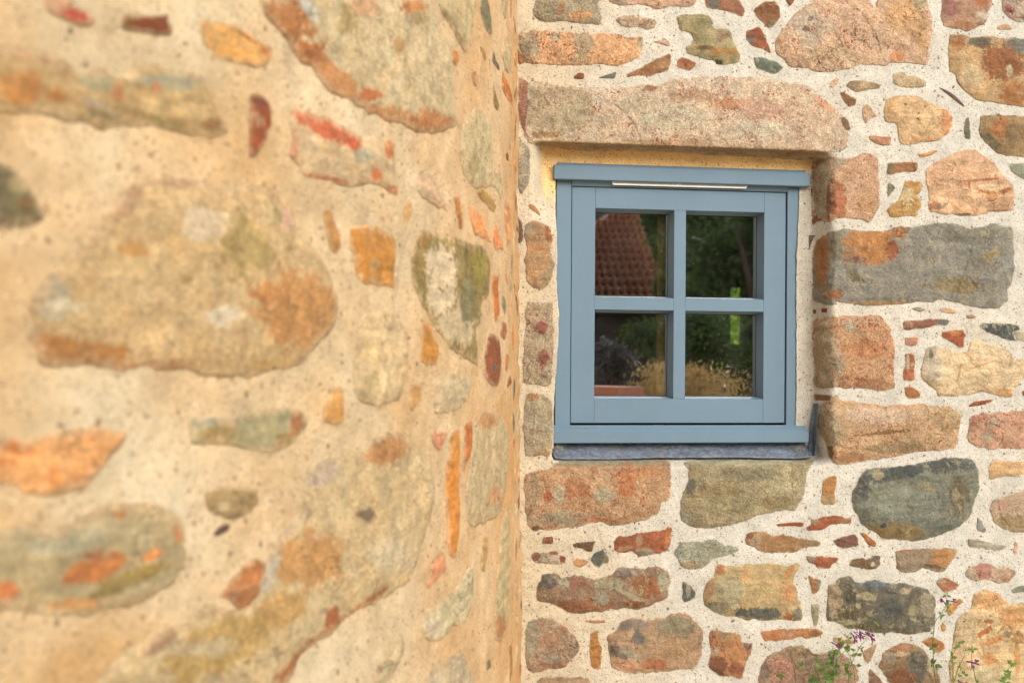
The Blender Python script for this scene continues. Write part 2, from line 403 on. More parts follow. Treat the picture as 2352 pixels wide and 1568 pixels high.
def build_stone(idx, surf, t, pts, base, patches, kind, name, bulge, label):
    P = np.array(pts, float); ux, uy = tile_u(t, P[:, 0], P[:, 1])
    if surf == WALL: C = np.c_[ux * PXM, -uy * PXM]
    else:
        s, z = tower_hit(ux, uy); C = np.c_[s, z]
    area = 0.5 * abs(np.dot(C[:, 0], np.roll(C[:, 1], -1)) - np.dot(C[:, 1], np.roll(C[:, 0], -1)))
    size = math.sqrt(max(area, 1e-7))
    small = size < 0.035
    sp = float(np.clip(size / 40, 0.0018, 0.0028)) if surf == WALL else float(np.clip(size / 40, 0.003, 0.0055))
    C = chaikin(C, 0.13)
    if kind in 'gpq': C = chaikin(C, 0.2)
    C = resample(C, sp)
    am = min(0.0032, size * 0.045)
    q = C * 1.0
    C = C + np.c_[fbm(q[:, 0] * 45, q[:, 1] * 45, np.full(len(q), idx * 1.7), 4, 0.6), fbm(q[:, 0] * 45, q[:, 1] * 45, np.full(len(q), idx * 1.7 + 50), 4, 0.6)] * am * 2.2
    lo, hi = C.min(0), C.max(0)
    gx = np.arange(lo[0], hi[0], sp); gy = np.arange(lo[1], hi[1], sp * 0.87)
    X, Y = np.meshgrid(gx, gy); X = X + (np.arange(len(gy)) % 2)[:, None] * sp / 2
    X = X.ravel() + rng.uniform(-.22, .22, X.size) * sp; Y = Y.ravel() + rng.uniform(-.22, .22, Y.size) * sp
    k = inside(C, X, Y); X, Y = X[k], Y[k]
    if len(X):
        e = edge_dist(C, X, Y); k = e > sp * 0.55; X, Y, e = X[k], Y[k], e[k]
    else: e = X
    n = len(C)
    vs = [Vector(p) for p in C] + [Vector(p) for p in zip(X, Y)]
    r = delaunay_2d_cdt(vs, [], [list(range(n))], 1, 1e-7)
    ov, of, orig = r[0], r[2], r[3]
    if not of: return None
    A = np.array([(p[0], p[1]) for p in ov])
    E = edge_dist(C, A[:, 0], A[:, 1]); E[E < 1e-6] = 0
    if bulge is None: bulge = float(np.clip(size * 0.045, 0.0016, 0.0085)) * {'r': 0.8, 's': 0.85}.get(kind, 1.0)
    rr = max(0.004, size * 0.10)
    h = (0.0016 if surf == WALL or size < 0.07 else 0.0002) + bulge * (1 - np.exp(-E / rr))
    bulge *= 1.0 if surf == TOWER else 0.95
    z3 = np.full(len(A), idx * 3.1)
    sc1 = 1.0 / max(0.03, size * 0.45)
    damp = np.minimum(1, E / (rr * 1.2))
    h = h + damp * (fbm(A[:, 0] * sc1, A[:, 1] * sc1, z3, 3) * bulge * 0.75 + fbm(A[:, 0] * 70, A[:, 1] * 70, z3, 3, 0.6) * min(0.0026, bulge * 0.45))
    # broken facets on the rougher stones
    if kind in 'dqgp' and size > 0.07:
        a0 = hashn(idx, 3, 9) * 6.28; sc2 = 1.0 / (size * 0.5)
        f = vnoise(A[:, 0] * sc2 + 9, A[:, 1] * sc2, z3 + 4); h = h + damp * np.where(f > 0.12, 1, 0) * -0.0022
    if surf == WALL:
        px, py = A[:, 0] / PXM, -A[:, 1] / PXM
        D = wall_depth(px, py); q0 = wall_pt(px, py, D); h = h + wall_lump(q0); V = wall_pt(px, py, D - h)
        inn = A; Vb = wall_pt(px, py, D + 0.02)
    else:
        inc = tower_inc(A[:, 0]); h = 0.0006 + h * inc + tower_lump(tower_3d(A[:, 0], A[:, 1], 0), A[:, 0])
        V = tower_3d(A[:, 0], A[:, 1], h); px, py = project(V); Vb = tower_3d(A[:, 0], A[:, 1], h * 0 - 0.02)
    # colour
    P3 = V
    f1 = fbm(P3[:, 0] * 30, P3[:, 1] * 30 + idx, P3[:, 2] * 30, 5, 0.62); f2 = fbm(P3[:, 0] * 30 + 40, P3[:, 1] * 30, P3[:, 2] * 30 + 7, 5, 0.62)
    f3 = fbm(P3[:, 0] * 120 + idx, P3[:, 1] * 120, P3[:, 2] * 120, 4, 0.75)
    col = np.tile(alb(base), (len(A), 1)); var = fbm(P3[:, 0] * 9, P3[:, 1] * 9, P3[:, 2] * 9 + idx * 5, 3)
    col = col * (1 + 0.16 * var)[:, None] * (1 + np.outer(f2, (0.10, 0.02, -0.12)))
    for pt in patches:
        cx, cy, rx, ry, pc = pt[:5]; an = R(pt[5]) if len(pt) > 5 else 0
        cux, cuy = tile_u(t, cx, cy); dx, dy = (px - cux) * 4, (py - cuy) * 4
        xr = dx * math.cos(an) + dy * math.sin(an); yr = -dx * math.sin(an) + dy * math.cos(an)
        rad = np.sqrt((xr / rx) ** 2 + (yr / ry) ** 2)
        mk = sstep(-0.10, 0.10, 1.0 - rad + 0.60 * f1 + 0.75 * f3) * 0.95
        col = col * (1 - mk[:, None]) + alb(pc) * mk[:, None] * (1 + 0.2 * f2)[:, None]
    mcol = alb((236, 222, 194)) if surf == WALL else alb((220, 192, 150))
    ew = 0.0035 if surf == WALL else min(0.016, size * 0.13)
    mm = (sstep(0.15, 0.9, 1 - E / ew + 1.3 * f3 + 0.5 * f1) * (0.36 if surf == WALL else 0.55))[:, None]
    if surf == TOWER and size > 0.07:      # patchy brown rims just inside the outline
        rm_ = (np.exp(-((E - 0.006) / 0.005) ** 2) * sstep(-0.15, 0.35, f1 + 0.6 * f3) * 0.6)[:, None]
        col = col * (1 - rm_) + alb((178, 128, 82)) * rm_
    if size > 0.03: col = col * (1 - mm) + mcol * mm
    lum = col @ np.array([0.3, 0.6, 0.1]); col = lum[:, None] + (col - lum[:, None]) * (0.80 if surf == WALL else 0.92)
    col = np.clip(col * (np.array([0.90, 0.89, 0.84]) if surf == WALL else np.array([1.08, 1.03, 0.95])), 0.01, 0.85)
    # skirt
    out = np.where(E == 0)[0]
    bound = {}
    for f in of:
        for i in range(len(f)):
            a, b_ = f[i], f[(i + 1) % len(f)]
            bound[(a, b_)] = 1
    eb = [(a, b_) for (a, b_) in bound if (b_, a) not in bound]
    ids = sorted({a for a, _ in eb} | {b_ for _, b_ in eb}); mp = {v: len(V) + i for i, v in enumerate(ids)}
    V2 = np.vstack([V, Vb[ids]]); col2 = np.vstack([col, col[ids]])
    F2 = [list(f) for f in of] + [[b_, a, mp[a], mp[b_]] for a, b_ in eb]
    # orientation towards the viewer
    a, b_, c_ = V[of[0][0]], V[of[0][1]], V[of[0][2]]
    nrm = np.cross(b_ - a, c_ - a)
    if nrm @ (np.array([0, 0, EYE]) - a) < 0: F2 = [f[::-1] for f in F2]
    gk, sk, ck = KIND[kind]
    o = mesh_obj(name, V2, F2, M_STONE, PARENTS[surf], True, dict(col=col2, grain=np.full(len(V2), gk), spk=np.full(len(V2), sk), crust=np.full(len(V2), ck * (0.4 + 0.9 * hashn(idx, 5, 2)))))
    if label: o['label'] = label
    return o
# ---- outlines of the stones, traced on the wall (tile column, row; quarter units) ----
G2 = (2, 0); A3 = (3, 0)
def Wst(t, pts, base, patches=(), kind='g', **k): stone(WALL, t, pts, base, patches, kind, **k)
def Tst(t, pts, base, patches=(), kind='g', **k): stone(TOWER, t, pts, base, patches, kind, **k)
Wst(G2, [(185,90),(215,0),(240,-60),(790,-60),(800,60),(825,170),(810,235),(620,215),(450,195),(320,205),(240,180)], (178,162,130), [(620,140,110,45,(205,150,95)),(450,90,30,70,(180,125,70),15),(300,60,110,80,(165,150,115))], 'q')
Wst(G2, [(880,-50),(890,30),(1000,50),(1180,40),(1340,80),(1520,60),(1690,55),(1710,-50)], (215,168,132), [(1000,20,90,30,(190,170,140))], 'g')
Wst(G2, [(1775,-50),(1780,70),(1860,90),(1930,85),(2020,120),(2130,150),(2150,100),(2080,0),(2060,-50)], (178,112,74), [(1850,30,60,60,(115,115,105))], 's')
Wst(G2, [(2225,90),(2290,30),(2352,12),(2410,10),(2455,55),(2472,150),(2430,190),(2395,245),(2345,250),(2290,205),(2240,150)], (152,96,48), [(2390,225,50,40,(150,135,95))], 'r')
Wst(G2, [(955,190),(975,155),(1080,145),(1200,155),(1310,175),(1330,205),(1310,260),(1220,270),(1180,245),(1080,250),(1000,235)], (202,172,136), [(980,185,40,25,(165,150,125))])
Wst(G2, [(1505,150),(1560,130),(1800,135),(1840,180),(1855,260),(1990,262),(2020,330),(2050,410),(2095,500),(2085,570),(2040,590),(1960,600),(1880,590),(1860,555),(1780,545),(1700,520),(1620,490),(1600,440),(1660,400),(1670,340),(1620,300),(1545,280),(1530,220)], (168,152,102), [(1960,475,120,45,(172,122,45)),(1940,330,70,60,(155,125,92)),(1900,575,40,25,(80,72,55)),(1780,440,90,20,(130,95,50))], 's')
Wst(G2, [(2155,290),(2250,240),(2285,255),(2330,340),(2370,440),(2378,495),(2350,480),(2300,445),(2190,425),(2160,350)], (165,86,36), [(2200,370,30,60,(120,95,90))], 'r')
Wst(G2, [(60,300),(120,280),(330,285),(560,300),(680,300),(820,305),(1000,320),(1110,350),(1170,335),(1200,345),(1195,460),(1170,520),(1080,570),(960,600),(820,600),(500,595),(270,590),(110,585),(85,480),(60,400)], (226,170,112), [(160,420,85,170,(176,160,126)),(650,400,80,150,(186,166,130)),(400,340,50,60,(180,165,130)),(1180,380,35,60,(175,155,120)),(620,560,130,25,(185,160,120))], 'p')
Wst(G2, [(45,440),(75,480),(115,580),(60,590)], (190,120,50), (), 'r')
Wst(G2, [(1300,385),(1360,370),(1400,345),(1450,390),(1450,430),(1400,415),(1330,395)], (215,175,140))
Wst(G2, [(1050,690),(1130,645),(1230,590),(1340,530),(1440,492),(1462,510),(1465,560),(1445,640),(1380,665),(1280,698),(1190,690),(1120,705),(1060,718)], (164,108,58), [(1380,570,70,50,(178,128,80))], 'r')
Wst(G2, [(1520,560),(1570,520),(1630,545),(1690,575),(1680,610),(1630,650),(1560,635),(1518,620)], (170,104,60), (), 'r')
Wst(G2, [(565,715),(610,668),(662,675),(658,730),(600,728)], (150,84,48), (), 'r')
Wst(G2, [(790,718),(870,688),(960,662),(945,725),(870,718),(830,722)], (112,112,98), (), 'r')
Wst(G2, [(2220,525),(2352,540),(2440,575),(2500,625),(2420,680),(2352,660),(2240,620),(2235,560)], (112,122,106), [(2250,560,25,30,(150,150,125))], 'r')
Wst(G2, [(140,765),(200,742),(330,750),(420,790),(560,790),(720,800),(850,810),(1000,815),(1200,780),(1350,790),(1450,730),(1700,710),(1900,700),(2100,710),(2240,700),(2352,725),(2412,740),(2532,770),(2592,750),(2682,780),(2782,820),(2852,910),(2912,940),(2992,1000),(3052,1080),(3080,1180),(3092,1300),(3097,1350),(3042,1375),(2952,1400),(2860,1440),(2752,1475),(2352,1452),(1900,1430),(1500,1400),(1000,1388),(760,1390),(500,1380),(350,1352),(210,1345),(130,1290),(135,1180),(150,1000),(160,850)],
    (216,190,158), [(420,1000,380,270,(184,166,128)),(2700,1100,250,200,(214,184,150)),(1280,810,70,35,(165,105,65)),(800,900,60,90,(205,190,170)),(1700,880,260,60,(196,158,122)),(1500,1080,300,110,(202,190,158)),(2050,960,220,50,(200,140,95)),(2250,1180,260,70,(206,192,162)),(1180,960,160,70,(198,180,146)),(2850,950,90,50,(215,160,120),40),(500,1330,450,38,(200,165,112)),(1350,1320,400,40,(196,160,112)),(2050,1370,400,40,(190,160,116)),(2600,1400,250,38,(200,155,100)),(300,1240,160,30,(165,130,80)),(2300,1000,200,100,(205,160,130))], 'p', name='lintel', bulge=0.010, label='long pinkish granite lintel over the window')  # ochre bands along the soffit keep some of its shade in their colour
Wst(G2, [(58,715),(100,715),(150,745),(150,850),(160,950),(146,1050),(130,1170),(125,1270),(100,1200),(80,1150),(60,1100),(60,900)], (172,112,78), [(90,760,40,50,(190,130,90)),(140,980,20,90,(150,105,95))], 'q')
Wst(G2, [(66,1260),(95,1300),(165,1370),(165,1600),(150,1700),(90,1790),(60,1760),(50,1500)], (168,152,124), [(80,1400,20,100,(190,170,135))], 'q')
Wst(A3, [(70,380),(120,290),(160,230),(230,150),(280,90),(340,60),(420,10),(440,-50),(925,-50),(960,40),(978,75),(1000,0),(1010,-50),(1430,-50),(1480,40),(1505,180),(1515,300),(1490,440),(1475,600),(1380,590),(1250,580),(1130,570),(1080,610),(990,600),(850,590),(780,620),(640,660),(420,655),(340,625),(200,610),(150,550),(70,480)], (222,180,140), [(1250,130,160,190,(220,170,108)),(400,250,170,180,(200,178,150)),(1200,520,80,50,(228,150,88)),(110,375,50,18,(200,145,70)),(600,500,230,90,(205,172,130)),(350,270,30,25,(120,105,85)),(390,170,25,20,(130,115,95)),(1400,300,60,180,(212,165,105)),(1400,20,60,60,(170,160,120))], 'p', bulge=0.012)
Wst(A3, [(155,-50),(165,10),(205,60),(235,20),(265,-40)], (160,95,60), (), 'r')
Wst(A3, [(1600,-50),(1590,100),(1600,240),(1700,255),(1820,285),(1900,270),(2010,190),(2030,110),(2060,50),(2060,-50)], (190,140,108), [(1680,60,90,90,(165,108,98)),(1960,160,60,50,(192,172,142)),(1970,20,60,40,(190,115,60)),(1800,230,120,40,(180,125,80))], 's')
Wst(A3, [(2145,-50),(2150,100),(2200,160),(2300,200),(2420,220),(2400,-50)], (190,165,142), [(2200,130,60,60,(182,110,95),40)])
Wst(A3, [(2110,240),(2150,228),(2210,230),(2245,275),(2180,278),(2100,270)], (212,165,108), (), 's')
Wst(A3, [(1665,325),(1700,315),(1810,325),(1860,350),(1960,335),(2100,335),(2170,345),(2352,350),(2440,360),(2440,990),(2352,985),(2180,970),(2040,935),(1900,915),(1800,835),(1760,790),(1720,700),(1665,640),(1655,480)], (204,162,104), [(1740,390,90,90,(185,115,50)),(1950,390,130,60,(110,100,78)),(2290,420,120,90,(122,122,115)),(2150,580,210,160,(166,100,46),20),(2280,860,140,130,(186,118,48)),(1850,700,110,100,(212,180,130)),(2220,650,30,60,(200,185,140)),(1900,500,30,100,(215,170,100),-25)], 's', bulge=0.009)
Wst(A3, [(570,780),(600,730),(655,722),(640,770),(600,808),(565,800)], (225,182,140))
Wst(A3, [(720,780),(750,745),(840,740),(960,755),(1035,780),(1020,815),(920,825),(820,855),(760,820),(725,800)], (168,142,106), [(900,780,60,25,(200,165,115))])
Wst(A3, [(1138,670),(1260,660),(1290,685),(1400,715),(1465,745),(1440,800),(1340,805),(1210,800),(1150,760)], (206,178,132))
Wst(A3, [(660,850),(690,845),(760,885),(815,925),(800,970),(735,985),(700,930),(675,890)], (140,94,50), (), 'r')
Wst(A3, [(870,1000),(910,940),(950,985),(1010,1075),(930,1090),(900,1140),(870,1080)], (206,166,124))
Wst(A3, [(655,1060),(720,1080),(745,1130),(765,1190),(700,1215),(655,1180)], (140,104,74), (), 'q')
Wst(A3, [(1565,800),(1640,830),(1720,880),(1770,930),(1810,985),(1780,975),(1720,920),(1640,860)], (130,98,76), (), 'r')
Wst(A3, [(1080,905),(1180,880),(1270,878),(1400,885),(1480,930),(1560,970),(1640,1000),(1690,1050),(1700,1180),(1640,1250),(1560,1290),(1400,1315),(1300,1335),(1210,1325),(1205,1250),(1190,1180),(1180,1130),(1070,1125),(1065,1030),(1085,950)], (234,188,128), [(1650,1120,55,150,(226,150,84)),(1120,980,50,70,(226,175,105)),(1385,1090,14,14,(110,80,50)),(1385,1040,12,12,(150,100,60)),(1265,960,15,10,(150,110,70)),(1440,980,12,10,(150,110,60)),(1450,1290,150,25,(226,165,100))], 's')
Wst(A3, [(1820,1080),(1850,1075),(1858,1180),(1862,1280),(1810,1270),(1800,1180)], (122,116,96), (), 'r')
Wst(A3, [(1950,1055),(2100,1050),(2352,1065),(2440,1065),(2440,1455),(2352,1445),(2180,1425),(2080,1405),(2020,1320),(1960,1260),(1930,1200),(1960,1130)], (168,134,82), [(2130,1180,90,100,(186,115,48)),(2040,1300,100,50,(128,112,80),40),(2250,1250,60,130,(150,120,75))], 's')
Wst(A3, [(920,1245),(1040,1250),(1135,1260),(1128,1338),(1010,1330),(930,1285)], (190,130,90), [(960,1270,40,25,(205,160,115))], 'r')
Wst(A3, [(1375,1415),(1470,1400),(1540,1380),(1565,1390),(1500,1430),(1400,1450)], (225,155,84), (), 'r')
A4 = (3, 1)
Wst(A4, [(395,0),(400,-95),(520,-115),(580,-140),(700,-110),(800,-120),(860,-160),(950,-172),(1005,-120),(1015,0),(1030,150),(1020,320),(1000,380),(940,470),(880,462),(780,440),(640,430),(580,475),(540,470),(480,460),(405,510),(405,300),(395,150)], (208,162,120), [(480,180,95,330,(186,170,138)),(650,280,70,170,(190,112,64)),(640,-80,60,50,(188,168,138)),(900,300,80,120,(205,158,105)),(440,460,60,40,(140,80,50)),(555,300,18,180,(150,112,72))], 'p', name='quoin')
Wst(A4, [(1105,-70),(1270,-82),(1380,-72),(1370,10),(1300,15),(1200,20),(1120,50),(1090,30)], (165,108,56), [(1130,-30,40,50,(135,115,78))], 'r')
Wst(A4, [(1100,110),(1150,125),(1170,160),(1140,200),(1100,250)], (140,135,105), (), 'r')
Wst(A4, [(1260,95),(1400,95),(1420,130),(1400,180),(1370,230),(1410,270),(1410,330),(1375,380),(1365,430),(1250,415),(1110,425),(1090,360),(1140,300),(1200,280),(1225,220),(1245,150)], (204,154,74), [(1290,240,60,80,(216,188,128)),(1320,120,60,30,(195,135,55))], 's')
Wst(A4, [(1450,10),(1470,-20),(1560,-95),(1680,-150),(1800,-198),(1910,-190),(2000,-140),(2080,-60),(2140,10),(2190,60),(2230,110),(2262,140),(2255,370),(2200,380),(2050,385),(1930,410),(1820,420),(1690,405),(1580,395),(1540,380),(1510,385),(1490,340),(1480,200),(1460,100)], (236,182,132), [(1950,85,170,9,(190,100,45),-4),(1850,130,12,40,(195,110,55)),(1960,185,60,9,(200,120,60),20),(2180,185,70,22,(185,105,45),-20),(1540,330,60,40,(192,132,80)),(1800,400,70,14,(120,105,75)),(1620,320,50,14,(165,150,120),-35),(2050,240,60,60,(215,150,85)),(2130,370,100,10,(200,130,75)),(2050,150,120,30,(240,200,150))], 's', bulge=0.008)
Wst(A4, [(2215,-70),(2230,0),(2280,40),(2352,80),(2440,90),(2440,-70)], (156,160,135), (), 's')
Wst(A4, [(420,700),(450,640),(520,590),(565,560),(640,545),(700,530),(850,555),(1000,550),(1100,545),(1150,520),(1240,505),(1285,520),(1400,510),(1500,485),(1680,480),(1770,495),(1850,525),(2000,510),(2070,480),(2160,520),(2240,510),(2262,560),(2260,660),(2265,900),(2240,1020),(2200,1100),(2215,1200),(2120,1265),(1960,1260),(1860,1240),(1740,1215),(1590,1185),(1500,1210),(1380,1200),(1240,1230),(1130,1225),(1040,1240),(940,1240),(800,1230),(700,1220),(640,1205),(590,1240),(470,1210),(415,1200),(410,1000),(405,850)], (150,144,130), [(950,690,250,160,(196,126,42)),(1200,560,75,60,(170,95,35)),(1150,720,60,110,(165,90,45)),(490,820,75,270,(186,120,48)),(625,700,50,170,(135,124,100)),(1750,1060,240,80,(142,120,76)),(1650,1150,180,40,(150,145,130),10),(1100,1220,300,26,(190,145,88)),(580,1130,90,50,(160,95,40)),(800,820,90,30,(150,95,80)),(1850,600,300,80,(132,126,108)),(2050,770,100,40,(165,140,90),-30),(780,950,100,60,(130,120,95),40),(580,1020,50,80,(150,144,126))], 'd', name='quoin', bulge=0.012, label='large grey quoin stone with an ochre patch')
Wst(A4, [(1310,1265),(1390,1250),(1455,1275),(1400,1300)], (165,155,130), (), 'r')
Wst(A4, [(1580,1265),(1640,1262),(1730,1280),(1725,1312),(1640,1305),(1580,1285)], (225,176,132), (), 'r')
Wst(A4, [(1820,1330),(1860,1320),(1915,1340),(1890,1358),(1825,1355)], (190,145,100), (), 'r')
Wst(A4, [(1240,1390),(1280,1375),(1350,1380),(1470,1358),(1540,1370),(1600,1360),(1675,1375),(1650,1420),(1570,1420),(1490,1440),(1400,1450),(1290,1465),(1245,1455)], (152,96,74), [(1625,1390,60,35,(118,115,108)),(1290,1410,60,40,(178,128,90))], 'r')
Wst(A4, [(1600,1480),(1700,1462),(1790,1455),(1828,1510),(1800,1560),(1805,1620),(1770,1632),(1720,1590),(1650,1555),(1600,1530)], (176,88,36), [(1720,1500,60,25,(200,120,45))], 'r')
Wst(A4, [(1945,1410),(2080,1400),(2200,1405),(2310,1420),(2315,1460),(2270,1480),(2260,1540),(2300,1570),(2230,1560),(2130,1530),(2040,1490),(1950,1450)], (84,92,92), [(2290,1500,50,40,(190,180,150)),(1970,1420,40,25,(160,160,140))], 'd')
Wst(A4, [(2275,1470),(2352,1470),(2440,1480),(2440,1570),(2300,1560),(2262,1510)], (195,182,146), (), 's')
Wst(A4, [(1255,1530),(1390,1528),(1385,1568),(1370,1600),(1320,1610),(1260,1595)], (195,135,100), (), 's')
Wst(A4, [(490,1262),(545,1260),(542,1300),(492,1300)], (150,60,42), (), 'r')
Wst(A4, [(405,1275),(440,1275),(440,1310),(408,1312)], (140,90,58), (), 'r')
Wst(A4, [(375,590),(440,590),(400,660),(378,740)], (130,110,100), (), 'r')
Wst(A4, [(410,1380),(450,1350),(600,1340),(730,1330),(900,1330),(1040,1325),(1100,1400),(1140,1500),(1170,1590),(1175,1660),(1160,1750),(1155,1900),(1165,1990),(1070,2025),(880,2000),(720,2000),(640,1995),(420,1995),(415,1700)], (204,152,104), [(520,1700,120,380,(186,166,130)),(860,1370,180,40,(208,168,130)),(900,1640,200,90,(195,130,75)),(760,1430,60,40,(185,175,145)),(650,1800,50,120,(170,158,125)),(900,1950,200,50,(182,130,80))], 'p', name='quoin')
A5 = (3, 2)
Wst(A5, [(1258,115),(1300,110),(1350,125),(1352,190),(1345,260),(1352,350),(1290,365),(1245,350),(1245,260),(1270,180)], (180,100,50), [(1285,190,16,80,(185,172,140)),(1325,210,18,18,(180,160,120))], 'r')
Wst(A5, [(1255,420),(1300,410),(1340,420),(1405,480),(1395,515),(1290,525),(1262,480)], (186,116,42), (), 'r')
Wst(A5, [(1465,60),(1500,30),(1580,50),(1640,60),(1750,100),(1830,90),(1860,0),(1880,-30),(1960,-20),(2000,10),(2130,35),(2240,100),(2270,160),(2352,155),(2440,155),(2440,300),(2320,350),(2270,450),(2240,525),(2150,515),(2060,490),(1960,460),(1860,490),(1700,500),(1560,510),(1540,450),(1480,390),(1410,330),(1415,230),(1450,120)], (234,202,152), [(1500,200,90,170,(206,188,162)),(1950,220,170,8,(222,150,75),-18),(1760,280,8,90,(215,160,90),12),(2180,480,70,50,(226,168,98)),(1850,140,60,10,(222,155,85),40),(2000,430,90,10,(222,160,90),30),(1500,110,20,40,(140,130,110))], 's', bulge=0.009)
Wst(A5, [(1842,595),(1880,560),(1940,545),(2055,533),(2060,550),(1960,585),(1860,600)], (165,80,42), (), 'r')
Wst(A5, [(2335,450),(2400,460),(2400,500),(2345,500)], (180,100,50), (), 'r')
Wst(A5, [(1255,0),(1310,-10),(1372,0),(1368,30),(1320,46),(1262,30)], (180,130,100), (), 's')
Wst(A5, [(420,480),(500,485),(595,490),(570,560),(500,540),(430,545)], (150,102,60), (), 'q')
Wst(A5, [(490,570),(600,500),(640,490),(680,540),(800,545),(900,560),(1080,580),(1250,580),(1400,575),(1560,590),(1700,595),(1745,640),(1775,680),(1755,800),(1750,900),(1720,980),(1600,1000),(1400,1010),(1250,1040),(1100,1070),(950,1090),(800,1120),(650,1130),(600,1110),(560,1050),(530,950),(490,870),(462,800),(462,700)], (204,164,116), [(1000,680,340,85,(212,178,146)),(560,780,85,220,(188,170,132)),(630,820,50,140,(180,165,130)),(1150,980,300,50,(168,140,96)),(1640,720,130,110,(184,154,104)),(1050,840,260,16,(140,100,50),-6),(800,1060,150,50,(185,130,80)),(560,1020,40,60,(120,98,60))], 'p', name='quoin', bulge=0.013)
Wst(A5, [(1860,690),(1900,665),(2050,655),(2200,640),(2352,630),(2440,630),(2440,970),(2352,975),(2180,985),(2040,990),(1930,975),(1870,940),(1840,930),(1835,780)], (202,150,116), [(2070,740,60,40,(186,170,140)),(2020,880,70,50,(180,155,125)),(1900,720,50,60,(185,125,100))], 'p')
Wst(A5, [(2045,1100),(2150,1090),(2352,1090),(2440,1090),(2440,1200),(2300,1230),(2140,1245),(2040,1262),(2030,1180)], (230,182,120), (), 's')
Wst(A5, [(770,1390),(790,1350),(830,1280),(850,1220),(910,1165),(1050,1155),(1200,1140),(1250,1145),(1400,1110),(1560,1090),(1700,1060),(1800,1070),(1880,1080),(1920,1150),(1940,1250),(1945,1350),(1900,1450),(1860,1600),(1780,1690),(1700,1730),(1560,1780),(1470,1815),(1300,1835),(1180,1815),(1050,1805),(960,1735),(860,1680),(840,1620),(800,1560),(770,1480)], (128,131,114), [(1180,1200,330,75,(84,90,86),-12),(1650,1130,260,75,(88,93,88)),(850,1340,70,110,(86,90,86),-40),(1180,1740,260,80,(146,118,62)),(1750,1400,90,180,(120,108,80)),(1450,1350,90,60,(150,138,105)),(1010,1220,60,40,(170,155,115),50),(1720,1420,40,60,(165,150,110)),(1300,1500,300,150,(134,138,120)),(1060,1690,25,25,(70,82,85)),(1620,1700,80,60,(110,118,105))], 's', bulge=0.013, label='large oval slate green stone')
Wst(A5, [(505,1265),(560,1240),(625,1228),(630,1330),(615,1400),(635,1480),(590,1500),(520,1495),(485,1470),(495,1350)], (202,136,56), [(545,1450,60,50,(176,142,90))], 'r')
Wst(A5, [(2060,1450),(2150,1430),(2280,1390),(2352,1350),(2440,1340),(2440,1740),(2352,1750),(2250,1745),(2140,1720),(2070,1650),(2060,1590),(2035,1540)], (192,162,130), [(2200,1660,160,80,(176,150,100)),(2150,1500,70,50,(200,150,120))], 'g')
A6 = (3, 3)
Wst(A6, [(75,110),(180,95),(300,88),(330,100),(315,132),(220,125),(100,130)], (170,84,34), (), 'r')
Wst(A6, [(350,155),(370,120),(400,110),(385,60),(470,55),(520,35),(650,28),(770,55),(775,90),(700,100),(560,115),(540,135),(490,165),(380,170)], (166,88,42), [(430,80,40,30,(150,130,100)),(700,70,60,20,(150,105,70))], 'r')
Wst(A6, [(-215,250),(-180,190),(-50,175),(0,190),(60,215),(140,190),(200,220),(300,235),(420,238),(485,265),(470,315),(380,320),(290,350),(180,368),(80,365),(-20,362),(-80,355),(-130,320),(-200,290)], (176,130,74), [(-120,260,60,60,(188,155,118)),(-170,215,40,30,(150,80,50)),(380,280,80,35,(150,125,85)),(120,230,60,40,(185,120,55))], 's')
Wst(A6, [(598,262),(690,215),(800,200),(830,240),(840,310),(700,328),(640,310)], (140,90,74), (), 'r')
Wst(A6, [(845,185),(880,185),(930,225),(1000,280),(985,320),(930,300),(880,240)], (186,110,38), (), 'r')
Wst(A6, [(1170,345),(1300,335),(1480,332),(1740,340),(1740,370),(1680,440),(1640,520),(1600,548),(1500,535),(1430,515),(1350,540),(1250,555),(1200,540),(1170,510),(1190,430)], (168,144,112), [(1610,410,130,90,(196,132,58)),(1250,345,80,18,(190,115,58)),(1185,490,22,60,(135,92,65)),(1540,500,100,16,(130,90,45),10)], 's')
Wst(A6, [(1840,240),(1930,248),(2100,290),(2205,300),(2150,340),(2090,358),(1980,335),(1850,310),(1838,280)], (166,156,136), (), 'r')
Wst(A6, [(1925,40),(1960,80),(2000,150),(2000,185),(1918,170)], (152,152,140), (), 'r')
Wst(A6, [(2268,262),(2300,290),(2295,380),(2250,375),(2262,320)], (226,182,140), (), 'r')
Wst(A6, [(345,405),(420,402),(560,405),(645,408),(630,455),(590,480),(570,515),(470,518),(430,480),(375,460)], (176,94,48), [(395,430,45,40,(162,142,122))], 'r')
Wst(A6, [(740,485),(770,430),(850,420),(900,430),(960,400),(1030,400),(1030,480),(1000,520),(930,525),(850,512),(780,490)], (128,98,60), [(1000,440,30,40,(116,106,98)),(965,480,20,25,(200,180,140))], 'd')
Wst(A6, [(1810,560),(1850,500),(1910,470),(1990,462),(2060,480),(2120,520),(2180,495),(2250,520),(2285,560),(2250,600),(2200,650),(2100,640),(2000,615),(1900,630),(1830,600)], (202,168,136), [(1980,540,80,60,(195,128,110)),(1860,570,50,50,(172,156,125)),(2200,600,60,40,(205,150,110))], 'g')
Wst(A6, [(1545,625),(1590,595),(1660,600),(1760,660),(1740,700),(1620,738),(1600,710),(1555,660)], (192,120,74), [(1590,620,40,30,(200,172,142))], 'r')
Wst(A6, [(2240,710),(2290,680),(2352,670),(2440,665),(2440,735),(2352,735),(2250,740)], (140,140,115), (), 'r')
